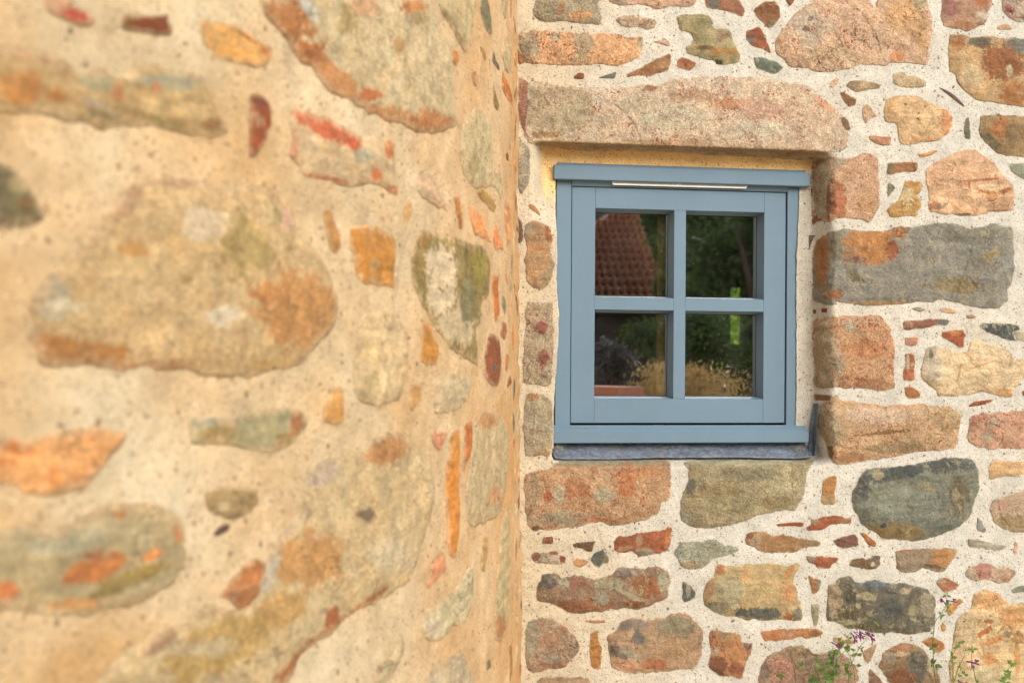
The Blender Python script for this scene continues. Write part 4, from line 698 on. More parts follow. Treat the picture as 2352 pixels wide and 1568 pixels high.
def grow(a, b, step, k=1.18, mx=60):
    o = [a]; s = step
    while (o[-1] < b) if b > a else (o[-1] > b):
        s = min(s * k, mx); o.append(o[-1] + (s if b > a else -s))
    return o[1:]
LX = ([428, 492, 542, 592, 642, 679.5, 717, 784, 834, 884, 934, 984, 1017], [1276, 1276, 1278.5, 1280, 1278.5, 1280, 1283.5, 1282, 1278.5, 1275, 1272.5, 1272, 1272])
RX = ([429, 467, 542, 592, 667, 742, 784, 884, 946, 974, 984, 1000], [1836.5, 1835, 1832.7, 1829.5, 1829, 1830, 1829.5, 1829.5, 1828.5, 1826.5, 1832, 1850])
def wall_sheet():
    xs = np.array(grow(1180, 1080, 4)[::-1] + list(np.arange(1180, 2402, 4.0)) + grow(2400, 3900, 4))
    ys = np.array(grow(-60, -460, 4)[::-1] + list(np.arange(-60, 1622, 4.0)) + grow(1620, 1985, 4))
    ix0, ix1 = np.argmin(abs(xs - 1278)), np.argmin(abs(xs - 1832)); iy0, iy1 = np.argmin(abs(ys - 396)), np.argmin(abs(ys - 1044))
    X, Y = np.meshgrid(xs, ys)
    for ix, (ky, kx), x0 in ((ix0, LX, xs[ix0]), (ix1, RX, xs[ix1])):
        dx = np.interp(ys, ky, kx) - x0 + fbm(ys / 9, ys * 0, ys * 0 + ix, 3) * 1.4
        wgt = np.exp(-((xs - x0) / 16) ** 2); X = X + dx[:, None] * wgt[None, :]
    D = wall_depth(X, Y)
    V = wall_pt(X, Y, D); q = V
    rel = wall_lump(q) + fbm(q[..., 0] * 120, q[..., 1] * 120, q[..., 2] * 120, 3, 0.6) * 0.0011
    V = wall_pt(X, Y, D - rel - 0.0004)
    ny, nx = X.shape
    idx = np.arange(ny * nx).reshape(ny, nx)
    keep = np.ones((ny - 1, nx - 1), bool); keep[iy0:iy1, ix0:ix1] = False
    a, b, c, d = idx[:-1, :-1][keep], idx[:-1, 1:][keep], idx[1:, 1:][keep], idx[1:, :-1][keep]
    Fq = np.c_[d, c, b, a].tolist()
    V = V.reshape(-1, 3)
    # colour: paler towards the right, sandier beside the tower; recess ochre painted bright to offset its shade
    f = fbm(V[:, 0] * 3, V[:, 1] * 3, V[:, 2] * 3, 4)
    sandy = np.clip(1 - (X.ravel() - 1200) / 420, 0, 1) * 0.8 + 0.35 * f
    rec = np.clip(D.ravel() / 0.07, 0, 1) * ((Y.ravel() < 430) | ((X.ravel() < 1290) & (Y.ravel() < 560)))
    sandy = np.clip(np.maximum(sandy, rec * 1.5), 0, 1.5)
    pale, sand, och_lift = alb((214, 208, 194)), alb((215, 194, 158)), np.array((0.80, 0.52, 0.22))
    k1 = np.clip(sandy, 0, 1)[:, None]; k2 = np.clip(sandy - 1, 0, .5)[:, None] * 2
    col = pale * (1 - k1) + sand * k1; col = col * (1 - k2) + och_lift * k2
    # returns of the opening
    V = list(map(tuple, V)); col = list(map(tuple, col))
    def strip(ids, deep):
        b0 = len(V); rows = 4
        for r in range(1, rows + 1):
            for i in ids:
                P = np.array(V[i]); V.append(tuple(P - WN * deep * r / rows)); col.append(col[i])
        prev = list(ids)
        for r in range(rows):
            cur = list(range(b0 + r * len(ids), b0 + (r + 1) * len(ids)))
            for j in range(len(ids) - 1): Fq.append([prev[j], prev[j + 1], cur[j + 1], cur[j]])
            prev = cur
    strip(idx[iy0:iy1 + 1, ix0].tolist(), 0.11); strip(idx[iy0:iy1 + 1, ix1].tolist(), 0.03)
    return mesh_obj('mortar', V, Fq, M_MORTAR, wall, True, dict(col=np.array(col)))
wall_sheet()
def tower_sheet():
    ss = np.array([-0.10, -0.05, -0.03] + list(np.arange(-0.02, 2.3, 0.0062)) + grow(2.3, 3.6, 0.0068))
    zs = np.array(grow(0.72, -0.02, 0.0068, mx=0.05)[::-1] + list(np.arange(0.72, 2.36, 0.0068)) + grow(2.36, 3.1, 0.0068, mx=0.05))
    S, Z = np.meshgrid(ss, zs)
    q = tower_3d(S, Z, 0)
    inc = np.clip(np.sin(np.maximum(S, 0) / TR + PH0 + 0.02) * 3.0, 0.12, 1.0)
    rel = fbm(q[..., 0] * 60, q[..., 1] * 60, q[..., 2] * 60, 3, 0.6) * 0.0022
    V = tower_3d(S, Z, rel * inc + tower_lump(q, S))
    ny, nx = S.shape; idx = np.arange(ny * nx).reshape(ny, nx)
    Fq = np.c_[idx[:-1, :-1].ravel(), idx[1:, :-1].ravel(), idx[1:, 1:].ravel(), idx[:-1, 1:].ravel()].tolist()
    V = V.reshape(-1, 3); f = np.clip(fbm(V[:, 0] * 4, V[:, 1] * 4, V[:, 2] * 4, 4) * 1.1 + 0.5, 0, 1)[:, None]
    near = np.clip(1 - S.ravel() / 1.25, 0, 1)[:, None] ** 0.8
    col = alb((222, 202, 166)) * (1 - f) + alb((208, 168, 116)) * f
    f2 = fbm(V[:, 0] * 11 + 5, V[:, 1] * 11, V[:, 2] * 11, 4, 0.6)[:, None]; col = col * (1 + 0.22 * f2 * np.array([1, 1.05, 1.2]))
    col = col * (1 - 0.6 * near) + alb((216, 164, 106)) * 0.6 * near
    return mesh_obj('mortar', V, Fq, M_MORTAR, tower, True, dict(col=col))
tower_sheet()
# narrow ends of stones crowded into the corner of the tower
prs = random.Random(5)
PAL = [((204, 128, 54), 'r'), ((150, 88, 50), 'r'), ((190, 170, 130), 's'), ((214, 150, 92), 'r'), ((140, 132, 98), 's'), ((188, 138, 84), 's'), ((206, 188, 150), 's'), ((176, 104, 58), 'r'), ((120, 108, 88), 'r'), ((222, 160, 104), 's')]
rows = [(1122, 16, 17), (1140, 14, 19), (1155, 12, 22), (1167, 9, 24), (1177, 8, 24), (1186, 6, 24), (1192, 4, 24)]
for x0, wd, n in rows:
    for q in range(n):
        y = -30 + (q + prs.uniform(.1, .9)) * 1640 / n; hh = prs.uniform(10, 40); ww = wd * prs.uniform(.35, 1.0) / 2; x = x0 + prs.uniform(-4, 4) + (y - 784) / 1568 * 20
        tl_ = prs.uniform(-.12, .12) * hh
        pts = [(x - ww * .3 - tl_, y - hh), (x + ww * prs.uniform(.3, 1) - tl_ * .6, y - hh * .6), (x + ww, y + hh * prs.uniform(-.2, .3)), (x + ww * .5 + tl_ * .6, y + hh * .75), (x + tl_, y + hh), (x - ww * .8 + tl_ * .4, y + hh * .4), (x - ww, y - hh * .3)]
        clash = False
        for st in STONES:
            if st[0] != TOWER: continue
            P_ = np.array(st[2], float); ux, uy = tile_u(st[1], P_[:, 0], P_[:, 1])
            if ux.min() - 2 < x + ww and ux.max() + 2 > x - ww and uy.min() - 3 < y + hh and uy.max() + 3 > y - hh: clash = True; break
        if clash: continue
        cc, kd = PAL[prs.randrange(len(PAL))]
        Tst((0, 0), [(a * 4, b * 4) for a, b in pts], cc, (), kd)
for i, s in enumerate(STONES): build_stone(i, *s)

# thickness of the masonry round the opening
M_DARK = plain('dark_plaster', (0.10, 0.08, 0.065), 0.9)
aL, aR = wloc(1262, 700, 0.1)[0], wloc(1880, 700, 0.1)[0]; zT, zB = wloc(1570, 372, 0.1)[1], wloc(1570, 1062, 0.1)[1]
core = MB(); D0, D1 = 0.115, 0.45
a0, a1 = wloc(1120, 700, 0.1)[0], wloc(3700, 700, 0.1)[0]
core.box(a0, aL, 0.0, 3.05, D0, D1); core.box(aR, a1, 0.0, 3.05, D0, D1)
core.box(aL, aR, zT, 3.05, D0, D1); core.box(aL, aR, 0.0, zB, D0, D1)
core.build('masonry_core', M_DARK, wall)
capm = MB(); capm.box(a0, a1, 3.05, 3.11, 0.004, D1); capm.build('wall_top', plain('cap_mortar', tuple(alb((225, 205, 165))), 0.9), wall)

# ------------------------------------------------------------------ the window
def paint_mat():
    m, nt, b, out = mat_new('blue_grey_paint')
    co = N(nt, 'ShaderNodeNewGeometry').outputs['Position']
    n = noise(nt, co, 5, 4, 0.6); n2 = noise(nt, co, 500, 3, 0.6)
    c = mixc(nt, mrange(nt, n, 0.3, 0.7, 0, 1), alb((114, 138, 155)), alb((109, 132, 148)))
    d = mrange(nt, noise(nt, co, 38, 5, 0.7), 0.60, 0.78, 0, 0.25)
    c = mixc(nt, d, c, alb((150, 150, 135)))
    c = mixc(nt, 1.0, c, grey(nt, mrange(nt, n2, 0.3, 0.7, 0.93, 1.07)), 'MULTIPLY')
    nt.links.new(c, b.inputs['Base Color']); b.inputs['Roughness'].default_value = 0.55; b.inputs['Specular IOR Level'].default_value = 0.25
    mp = N(nt, 'ShaderNodeMapping'); mp.inputs['Scale'].default_value = (30, 30, 220); nt.links.new(co, mp.inputs[0])
    g = noise(nt, mp.outputs[0], 3, 4, 0.6)
    nb = bump(nt, g, 0.25, 0.0008); nb = bump(nt, n2, 0.35, 0.0004, nb); nt.links.new(nb, b.inputs['Normal'])
    return m
M_PAINT = paint_mat()
M_GAP = plain('gap_black', (0.02, 0.02, 0.022), 0.9)
FD = 0.086
def X(px, py=700, d=FD): return wloc(px, py, d)[0]
def Zc(py, px=1560, d=FD): return wloc(px, py, d)[1]
zc = lambda y, d=FD: Zc(y, 1560, d)
# heights are read on the vertical line through x = 1560
wf = MB()
wf.box(X(1276), X(1310.4), zc(985), zc(421), FD - 0.004, 0.16, 0.0015)
wf.box(X(1806.2), X(1845), zc(985), zc(421), FD - 0.004, 0.16, 0.0015)
wf.box(X(1276), X(1845), zc(421) + 0.0005, zc(384), FD - 0.012, 0.16, 0.0015)
wf.box(X(1276), X(1845), zc(1010), zc(985) - 0.0005, FD - 0.006, 0.16, 0.0015)
wf.prism([(zc(420), FD - 0.012), (zc(434.5), FD - 0.003), (zc(434.5), FD + 0.03), (zc(420), FD + 0.03)], X(1310.9), X(1805.8))
window = wf.build('window', M_PAINT, wall)
window['label'] = 'small square blue-grey window with four panes'
hd = MB(); dd = 0.058
hd.box(X(1272.5, 395, dd), X(1861.5, 410, dd), Zc(419.8, 1560, dd), Zc(386.8, 1560, dd), dd, FD - 0.0125, 0.003)
hd.build('drip_board', M_PAINT, window)
sl = MB(); ds = 0.050
zs1, zs0 = Zc(989.5, 1560, ds), Zc(1017, 1560, ds)
sl.prism([(zs0, ds + 0.002), (zs0 + 0.002, ds), (zs1 - 0.002, ds), (zs1, ds + 0.003), (Zc(977, 1560, 0.078), 0.0785), (Zc(976, 1560, 0.078), FD - 0.0065), (zs0 + 0.004, FD - 0.0065), (zs0, FD - 0.01)], X(1272, 1000, ds), X(1857.5, 1000, ds))
sl.build('sill_board', M_PAINT, window)
gp = MB(); gp.box(X(1309), X(1808), zc(985), zc(425), FD + 0.032, FD + 0.036)
# dark back of the joint is split round the sash so that it never crosses the glass
gp = MB()
gp.box(X(1308.5), X(1313), zc(976), zc(430), FD + 0.028, 0.15); gp.box(X(1801), X(1807.5), zc(976), zc(430), FD + 0.028, 0.15)
gp.box(X(1313), X(1801), zc(976), zc(970), FD + 0.028, 0.15)
gp.build('joint_seal', M_GAP, window)
# sash
xo = [(1366.2, 1547.2), (1574.6, 1754)]; yo = [(483.2, 685.2), (713.6, 916)]
xL, xR = X(1312.3), X(1803.4); yT, yB = zc(436.3), zc(971.0)
A = [X(v) for p in xo for v in p]; Z = [zc(v) for p in yo for v in p]
C = 0.0013
def board(nm, a0, a1, z0, z1):
    b = MB(); b.box(a0, a1, z0, z1, FD, FD + 0.048, C); return b.build(nm, M_PAINT, window)
board('sash_stile', xL, A[0], yB, yT); board('sash_stile', A[3], xR, yB, yT)
board('sash_rail', A[0], A[3], Z[0], yT); board('sash_rail', A[0], A[3], yB, Z[3])
board('glazing_bar', A[1], A[2], Z[3], Z[0])
board('glazing_bar', A[0], A[1], Z[2], Z[1]); board('glazing_bar', A[2], A[3], Z[2], Z[1])
# glass
def glass_mat():
    m = bpy.data.materials.new('window_glass'); m.use_nodes = True; nt = m.node_tree; nt.nodes.clear()
    out = N(nt, 'ShaderNodeOutputMaterial'); g = N(nt, 'ShaderNodeBsdfGlossy'); g.inputs['Roughness'].default_value = 0.0
    g.inputs['Color'].default_value = (0.97, 0.97, 0.95, 1)
    t = N(nt, 'ShaderNodeBsdfTransparent'); t.inputs['Color'].default_value = (0.96, 0.98, 0.95, 1)
    fr = N(nt, 'ShaderNodeFresnel'); fr.inputs['IOR'].default_value = 1.5
    k = mrange(nt, fr.outputs[0], 0.04, 1.0, 0.62, 1.0)
    co = N(nt, 'ShaderNodeNewGeometry').outputs['Position']
    mx = N(nt, 'ShaderNodeMixShader'); nt.links.new(k, mx.inputs[0]); nt.links.new(t.outputs[0], mx.inputs[1]); nt.links.new(g.outputs[0], mx.inputs[2])
    df = N(nt, 'ShaderNodeBsdfDiffuse'); df.inputs['Color'].default_value = (0.6, 0.58, 0.52, 1)
    v = N(nt, 'ShaderNodeTexVoronoi'); v.inputs['Scale'].default_value = 110; nt.links.new(co, v.inputs['Vector'])
    s = N(nt, 'ShaderNodeSeparateColor'); nt.links.new(v.outputs['Color'], s.inputs[0])
    sp = math_(nt, 'MULTIPLY', mrange(nt, v.outputs['Distance'], 0.05, 0.12, 1, 0), mrange(nt, s.outputs[0], 0.93, 0.94, 0, 0.8))
    haze = mrange(nt, noise(nt, co, 9, 4, 0.6), 0.4, 0.8, 0.0, 0.02)
    m2 = N(nt, 'ShaderNodeMixShader'); nt.links.new(math_(nt, 'ADD', sp, haze), m2.inputs[0]); nt.links.new(mx.outputs[0], m2.inputs[1]); nt.links.new(df.outputs[0], m2.inputs[2])
    nb = bump(nt, noise(nt, co, 5, 1, 0.4), 0.004, 0.001)
    nt.links.new(nb, g.inputs['Normal'])
    nt.links.new(m2.outputs[0], out.inputs[0]); return m
M_GLASS = glass_mat()
M_CLEAR = bpy.data.materials.new('clear_glass_back'); M_CLEAR.use_nodes = True; M_CLEAR.node_tree.nodes.clear()
_t = N(M_CLEAR.node_tree, 'ShaderNodeBsdfTransparent'); _o = N(M_CLEAR.node_tree, 'ShaderNodeOutputMaterial'); M_CLEAR.node_tree.links.new(_t.outputs[0], _o.inputs[0])
M_SPACER = plain('spacer_bar', (0.30, 0.25, 0.17), 0.45)
GD = FD + 0.044
for i in (0, 1):
    for j in (0, 1):
        o = (A[2 * i], A[2 * i + 1], Z[2 * j + 1], Z[2 * j]); k = 0.0068
        inn = (o[0] + k, o[1] - k, o[2] + k, o[3] - k)
        b = MB(); b.ring((o[0] + .0006, o[1] - .0006, o[2] + .0006, o[3] - .0006), inn, FD + 0.0006, GD)
        bd = b.build('glazing_bead', M_PAINT, window)
        g = MB(); g.box(inn[0] - 0.004, inn[1] + 0.004, inn[2] - 0.004, inn[3] + 0.004, GD + 0.0005, GD + 0.0045)
        go = g.build('glass_pane', M_GLASS, window); go.data.materials.append(M_CLEAR)
        for pf in go.data.polygons[1:]: pf.material_index = 1
        sr = MB(); sr.ring((inn[0] - .001, inn[1] + .001, inn[2] - .001, inn[3] + .001), (inn[0] + .0016, inn[1] - .0016, inn[2] + .0018, inn[3] - .0016), GD - 0.0004, GD + 0.0003)
        sr.build('glazing_seal', M_GAP, window)
        s = MB(); e = 0.0022
        r0 = (inn[0] + 0.002, inn[1] - 0.008, inn[2] + 0.002, inn[3] - 0.004)
        s.box(r0[1], r0[1] + 0.0012, r0[2], r0[3], GD + 0.010, GD + 0.013); s.box(r0[0], r0[1], r0[3] - 0.0012, r0[3], GD + 0.010, GD + 0.013)
        s.build('spacer_bar', M_SPACER, window)
        # inner lining of the sash
        l = MB(); z2 = GD + 0.0055
        l.ring((inn[0] - .004, inn[1] + .004, inn[2] - .004, inn[3] + .004), (inn[0] - .004, inn[1] + .004, inn[2] - .004, inn[3] + .004), z2, z2 + 0.03)
        l.build('glazing_rebate', M_GAP, window)
# slotted vent
M_VENT = plain('vent_plastic', (0.8, 0.78, 0.72), 0.5)
vd = 0.0715
def vp(px, py, d): return tuple(wall_pt(px, py, d))
vm = MB()
f = [(1405.5, 417.0), (1717.5, 425.8), (1714, 433.2), (1408, 424.5)]
fr = [vp(x, y, vd) for x, y in f]; bk = [vp(x, y, 0.0745) for x, y in f]
vm.v = fr + bk; vm.f = [[0, 3, 2, 1], [4, 5, 6, 7], [0, 1, 5, 4], [1, 2, 6, 5], [2, 3, 7, 6], [3, 0, 4, 7]]
vent = vm.build('trickle_vent', M_VENT, window)
sm = MB()
for i in range(74):
    if i in (36, 37): continue
    x = 1412 + i * 4.06; y = 418.3 + (x - 1412) * 0.0283
    sm.quad([vp(x, y, vd - 0.0004), vp(x - 0.9, y + 2.9, vd - 0.0004), vp(x + 0.8, y + 2.95, vd - 0.0004), vp(x + 1.8, y + 0.05, vd - 0.0004)])
so = sm.build('vent_slot', M_GAP, vent); so['kind'] = 'stuff'
M_SCREW = plain('screw_metal', (0.3, 0.28, 0.25), 0.4, metal=0.6)
for x, y in ((1409.5, 420.3), (1561.5, 424.6), (1713, 429.2)):
    b = MB(); n = 10; c = np.array(vp(x, y, vd - 0.0012)); up = np.array([0, 0, 1.0])
    ring = [tuple(c + WD * math.cos(2 * PI * q / n) * .0016 + up * math.sin(2 * PI * q / n) * .0016) for q in range(n)]
    b.v = ring + [tuple(np.array(p) - WN * 0.0012) for p in ring]; b.f = [list(range(n))] + [[q, (q + 1) % n, n + (q + 1) % n, n + q] for q in range(n)]
    b.build('screw', M_SCREW, vent)

# lead apron under the sill, turned up at the right
def lead_mat():
    m, nt, b, out = mat_new('lead_sheet')
    co = N(nt, 'ShaderNodeNewGeometry').outputs['Position']
    mp = N(nt, 'ShaderNodeMapping'); mp.inputs['Scale'].default_value = (1, 1, 2.6); nt.links.new(co, mp.inputs[0])
    n = noise(nt, mp.outputs[0], 45, 6, 0.7, 1.6); n2 = noise(nt, co, 12, 3)
    c = mixc(nt, mrange(nt, n, 0.42, 0.62, 0, 1), alb((88, 94, 104)), alb((126, 138, 154)))
    c = mixc(nt, mrange(nt, n2, 0.55, 0.75, 0, 0.4), c, alb((120, 112, 96)))
    nt.links.new(c, b.inputs['Base Color']); b.inputs['Roughness'].default_value = 0.48; b.inputs['Metallic'].default_value = 0.35
    nt.links.new(bump(nt, n, 0.6, 0.003), b.inputs['Normal']); return m
M_LEAD = lead_mat()
def grid_px(name, PX, PY, DP, mat, parent, thick=0.0015):
    V = wall_pt(PX, PY, DP); ny, nx = PX.shape; idx = np.arange(ny * nx).reshape(ny, nx)
    Fq = np.c_[idx[1:, :-1].ravel(), idx[1:, 1:].ravel(), idx[:-1, 1:].ravel(), idx[:-1, :-1].ravel()].tolist()
    V = V.reshape(-1, 3); n = len(V); Vb = V - WN * thick
    Fb = [[n + i for i in f[::-1]] for f in Fq]
    rim = list(idx[0, :]) + list(idx[1:, -1]) + list(idx[-1, -2::-1]) + list(idx[-2:0:-1, 0]); m = len(rim)
    Fr = [[int(rim[i]), int(rim[(i + 1) % m]), int(n + rim[(i + 1) % m]), int(n + rim[i])] for i in range(m)]
    return mesh_obj(name, np.vstack([V, Vb]), Fq + Fb + Fr, mat, parent, True)
u = np.linspace(0, 1, 150); t = np.linspace(0, 1, 12)
U_, T_ = np.meshgrid(u, t)
bx = [1271, 1276, 1400, 1500, 1700, 1764, 1830, 1868]; by = [1046, 1054, 1055, 1051.5, 1050.5, 1052, 1053, 1049]
PXx = 1271 + U_ * (1868 - 1271); bot = np.interp(PXx, bx, by) + fbm(PXx / 26, PXx * 0, PXx * 0, 3) * 1.0
PYy = 1013 + T_ * (bot - 1013)
DP = 0.086 - 0.040 * T_ ** 1.2 + fbm(PXx / 30, PYy / 14, PXx * 0 + 3, 4) * 0.0022
lead = grid_px('lead_flashing', PXx, PYy, DP, M_LEAD, wall)
path = [(1873, 936, 6), (1871, 950, 7), (1869, 965, 7), (1867, 985, 7), (1866, 1010, 8), (1865.5, 1032, 9), (1862, 1046, 11)]
py_ = np.array([p[1] for p in path]); Yq = np.linspace(926, 1046, 34); Sq = np.linspace(-1, 1, 7)
cxq = np.interp(Yq, py_, [p[0] for p in path]); wq = np.interp(Yq, py_, [p[2] for p in path])
SX, YY = np.meshgrid(Sq, Yq); PX2 = cxq[:, None] + SX * wq[:, None]; 
D2 = 0.067 - 0.012 * (SX + 1) / 2 + fbm(PX2 / 12, YY / 18, PX2 * 0, 3) * 0.0018
D2 = np.minimum(D2, wall_depth(PX2, YY) - 0.004 + 0 * D2) if False else D2
D2 = np.where(SX > 0, D2 - 0.02 * SX, D2)
grid_px('lead_upstand', PX2, YY, D2, M_LEAD, lead)
# a little cobweb and grit in the corners of the sill
M_WEB = plain('cobweb', (0.42, 0.36, 0.26), 0.9)
for k, (cx, cy, rx, ry, nn) in enumerate(((1284, 1030, 14, 12, 46), (1838, 1030, 16, 12, 34))):
    wb = MB()
    for i in range(nn):
        a, b = rng.uniform(0, 6.28, 2)
        p = [np.array(wall_pt(cx + rx * math.cos(q) * rng.uniform(.5, 1), cy + ry * math.sin(q) * rng.uniform(.5, 1), rng.uniform(0.05, 0.066))) for q in (a, b)]
        wb.tube([p[0], (p[0] + p[1]) / 2 - np.array([0, 0, 0.0015]), p[1]], 0.00016, 3, False)
    o = wb.build('cobweb', M_WEB, lead); o['kind'] = 'stuff'

dt = MB()
for i in range(90):
    a = wloc(rng.normal(1328, 22), 984, 0.062)[0]; zz = Zc(rng.uniform(980, 988), 1328, 0.062); r = rng.uniform(.0006, .0018)
    dt.quad([wxyz(a - r, zz - r * .5, 0.0585 + (zz - zs1) * .9), wxyz(a + r, zz - r * .4, 0.0585 + (zz - zs1) * .9), wxyz(a + r * .7, zz + r * .6, 0.0585 + (zz - zs1) * .9), wxyz(a - r * .5, zz + r * .5, 0.0585 + (zz - zs1) * .9)])
dto = dt.build('grit', plain('grit', (0.2, 0.15, 0.1), 0.95), window); dto['kind'] = 'stuff'

# ------------------------------------------------------------------ room behind the window
def struct(o): o['kind'] = 'structure'; return o
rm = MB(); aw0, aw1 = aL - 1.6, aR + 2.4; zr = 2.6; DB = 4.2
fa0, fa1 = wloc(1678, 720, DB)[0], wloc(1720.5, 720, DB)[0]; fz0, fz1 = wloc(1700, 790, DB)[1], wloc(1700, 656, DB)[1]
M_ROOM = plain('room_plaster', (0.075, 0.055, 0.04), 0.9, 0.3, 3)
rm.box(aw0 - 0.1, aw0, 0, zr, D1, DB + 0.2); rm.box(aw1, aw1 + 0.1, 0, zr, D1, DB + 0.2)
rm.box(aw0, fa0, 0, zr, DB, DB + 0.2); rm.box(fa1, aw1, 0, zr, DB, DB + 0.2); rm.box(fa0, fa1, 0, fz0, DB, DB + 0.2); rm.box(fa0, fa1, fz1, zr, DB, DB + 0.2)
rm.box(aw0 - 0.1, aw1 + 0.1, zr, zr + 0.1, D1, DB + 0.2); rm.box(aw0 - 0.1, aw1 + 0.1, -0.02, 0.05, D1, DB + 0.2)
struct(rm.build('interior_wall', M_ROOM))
M_WOOD = plain('warm_wood', (0.62, 0.40, 0.15), 0.6, 0.25, 30, c2=(0.45, 0.25, 0.09))
pd = 0.155
pa0, pa1 = wloc(1508.5, 700, pd)[0], wloc(1527.5, 700, pd)[0]
p = MB(); p.box(pa0, pa1, zB - 0.02, zT - 0.015, pd, pd + 0.03, 0.002); p.box(pa0 + .004, pa0 + .006, zB, zT - 0.016, pd - 0.0012, pd); 
tag(p.build('wooden_post', M_WOOD), 'ochre wooden post standing inside behind the left panes', 'post')

# ------------------------------------------------------------------ leaves
def leaf_mat(name, c1, c2, trans=0.35):
    m, nt, b, out = mat_new(name)
    co = N(nt, 'ShaderNodeNewGeometry').outputs['Position']
    n = noise(nt, co, 3.0, 3); n2 = noise(nt, co, 40, 2)
    c = mixc(nt, mrange(nt, math_(nt, 'ADD', n, math_(nt, 'MULTIPLY', n2, 0.7)), 0.65, 1.05, 0, 1), c1, c2)
    nt.links.new(c, b.inputs['Base Color']); b.inputs['Roughness'].default_value = 0.6
    t = N(nt, 'ShaderNodeBsdfTranslucent'); nt.links.new(c, t.inputs['Color'])
    mx = N(nt, 'ShaderNodeMixShader'); mx.inputs[0].default_value = trans
    nt.links.new(b.outputs[0], mx.inputs[1]); nt.links.new(t.outputs[0], mx.inputs[2]); nt.links.new(mx.outputs[0], out.inputs[0]); return m
M_LEAFD = leaf_mat('dark_leaf', (0.045, 0.075, 0.018), (0.12, 0.19, 0.05), 0.45)
M_LEAFL = leaf_mat('bright_leaf', (0.25, 0.42, 0.03), (0.55, 0.72, 0.10), 0.5)
M_BARK = plain('bark', (0.10, 0.07, 0.05), 0.9, 0.3, 12)
def leaves(name, mat, c, r, n, size, parent=None, squash=(1, 1, 1), clump=14):
    cc = rng.normal(size=(clump, 3)); cc /= np.linalg.norm(cc, axis=1)[:, None]; cc *= rng.uniform(0.35, 0.85, (clump, 1))
    k = rng.integers(0, clump, n); P = cc[k] + rng.normal(size=(n, 3)) * 0.22
    P = P * r * np.array(squash) + np.array(c)
    d = rng.normal(size=(n, 3)); d /= np.linalg.norm(d, axis=1)[:, None]; e = np.cross(d, rng.normal(size=(n, 3))); e /= np.linalg.norm(e, axis=1)[:, None]
    s = size * rng.uniform(0.6, 1.3, (n, 1))
    V = np.stack([P - d * s, P + e * s * 0.45, P + d * s, P - e * s * 0.45], 1).reshape(-1, 3)
    return mesh_obj(name, V, np.arange(4 * n).reshape(-1, 4).tolist(), mat, parent, False)
CG = -(Y0 * math.cos(TH)) - GD
def mirror(px, py, D):           # a place in the garden that the panes show at (px, py)
    dx, dy, dz = ray(px, py); P = np.array([float(dx), 1.0, float(dz)]) * D
    P = P - 2 * (P @ WN - CG) * WN; return P + np.array([0, 0, EYE])
# trees and bushes in the garden opposite
def tree(px, py, D, r, n, size, label, squash=(1, 1, 1.2), mat=None):
    c = mirror(px, py, D); t = thing('tree', label, 'tree', (c[0], c[1], 0), 'trees of the garden mirrored in the panes')
    leaves('crown', mat or M_LEAFD, c, r, n, size, t, squash)
    b = MB(); b.tube([(c[0], c[1], 0), (c[0] + .1, c[1], c[2] * .5), (c[0], c[1] + .1, c[2]), (c[0] + .1, c[1], c[2] + r * .6)], [0.22, 0.17, 0.12, 0.05], 8); 
    for q in range(5):
        a = q * 1.3; b.tube([(c[0], c[1], c[2] * .6 + q * .15), (c[0] + math.cos(a) * r * .6, c[1] + math.sin(a) * r * .6, c[2] + r * .3)], [0.08, 0.02], 6)
    b.build('trunk', M_BARK, t, True)
tree(1740, 570, 15, 1.0, 14000, 0.06, 'broad dark green tree mirrored in the upper right pane')
tree(1850, 520, 17, 1.4, 12000, 0.08, 'dark tree mirrored at the right edge of the right panes')
tree(1690, 440, 21, 1.3, 12000, 0.08, 'tall dark tree behind the broad one, mirrored above the right panes')
tree(1340, 430, 36, 3.4, 9000, 0.2, 'dark tree behind the tiled roof mirrored in the upper left pane')
tree(1600, 470, 23, 1.05, 12000, 0.08, 'upright dark tree mirrored just right of the tiled roof')
tree(1530, 560, 34, 2.3, 26000, 0.13, 'distant dark tree filling the gap behind the tiled roof')
tree(1600, 640, 18, 0.8, 9000, 0.05, 'small rounded green tree mirrored left of the sunlit opening')
tree(1215, 560, 42, 3.6, 14000, 0.2, 'large dark tree left of the house with the tiled roof in the garden opposite')
tree(1040, 560, 40, 3.6, 14000, 0.2, 'large dark tree second to the left of the house in the garden opposite')
tree(860, 560, 40, 3.6, 14000, 0.2, 'large dark tree farthest left in the garden opposite')
tree(1960, 560, 20, 3.0, 9000, 0.15, 'dark tree farthest right in the garden opposite')
def bush(px, py, D, r, n, size, label, mat, squash=(1, 1, 0.9)):
    c = mirror(px, py, D); t = thing('bush', label, 'bush', (c[0], c[1], 0))
    leaves('foliage', mat, (c[0], c[1], max(c[2], r * 0.7)), r, n, size, t, squash)
    b = MB()
    for q in range(6):
        a = q * 1.05; b.tube([(c[0], c[1], 0), (c[0] + math.cos(a) * r * .4, c[1] + math.sin(a) * r * .4, max(c[2], .5))], [0.03, 0.01], 5)
    b.build('stem', M_BARK, t)
M_LAV = leaf_mat('grey_leaf', (0.05, 0.05, 0.05), (0.16, 0.15, 0.16), 0.2)
bush(1520, 655, 14, 0.13, 3500, 0.05, 'small green bush mirrored at the lower corner of the tiled roof', M_LEAFD, (0.7, 1, 1.2))
bush(1590, 780, 11, 0.42, 8000, 0.03, 'brown green bush mirrored between the lower panes', M_LEAFD, (1.6, 1, .8))
bush(1410, 835, 8.8, 0.2, 6000, 0.028, 'silvery grey bush mirrored in the lower left pane', M_LAV, (1.2, 1, .9))
bush(1750, 800, 9, 0.3, 6000, 0.025, 'low green bush mirrored in the lower right pane', M_LEAFD)
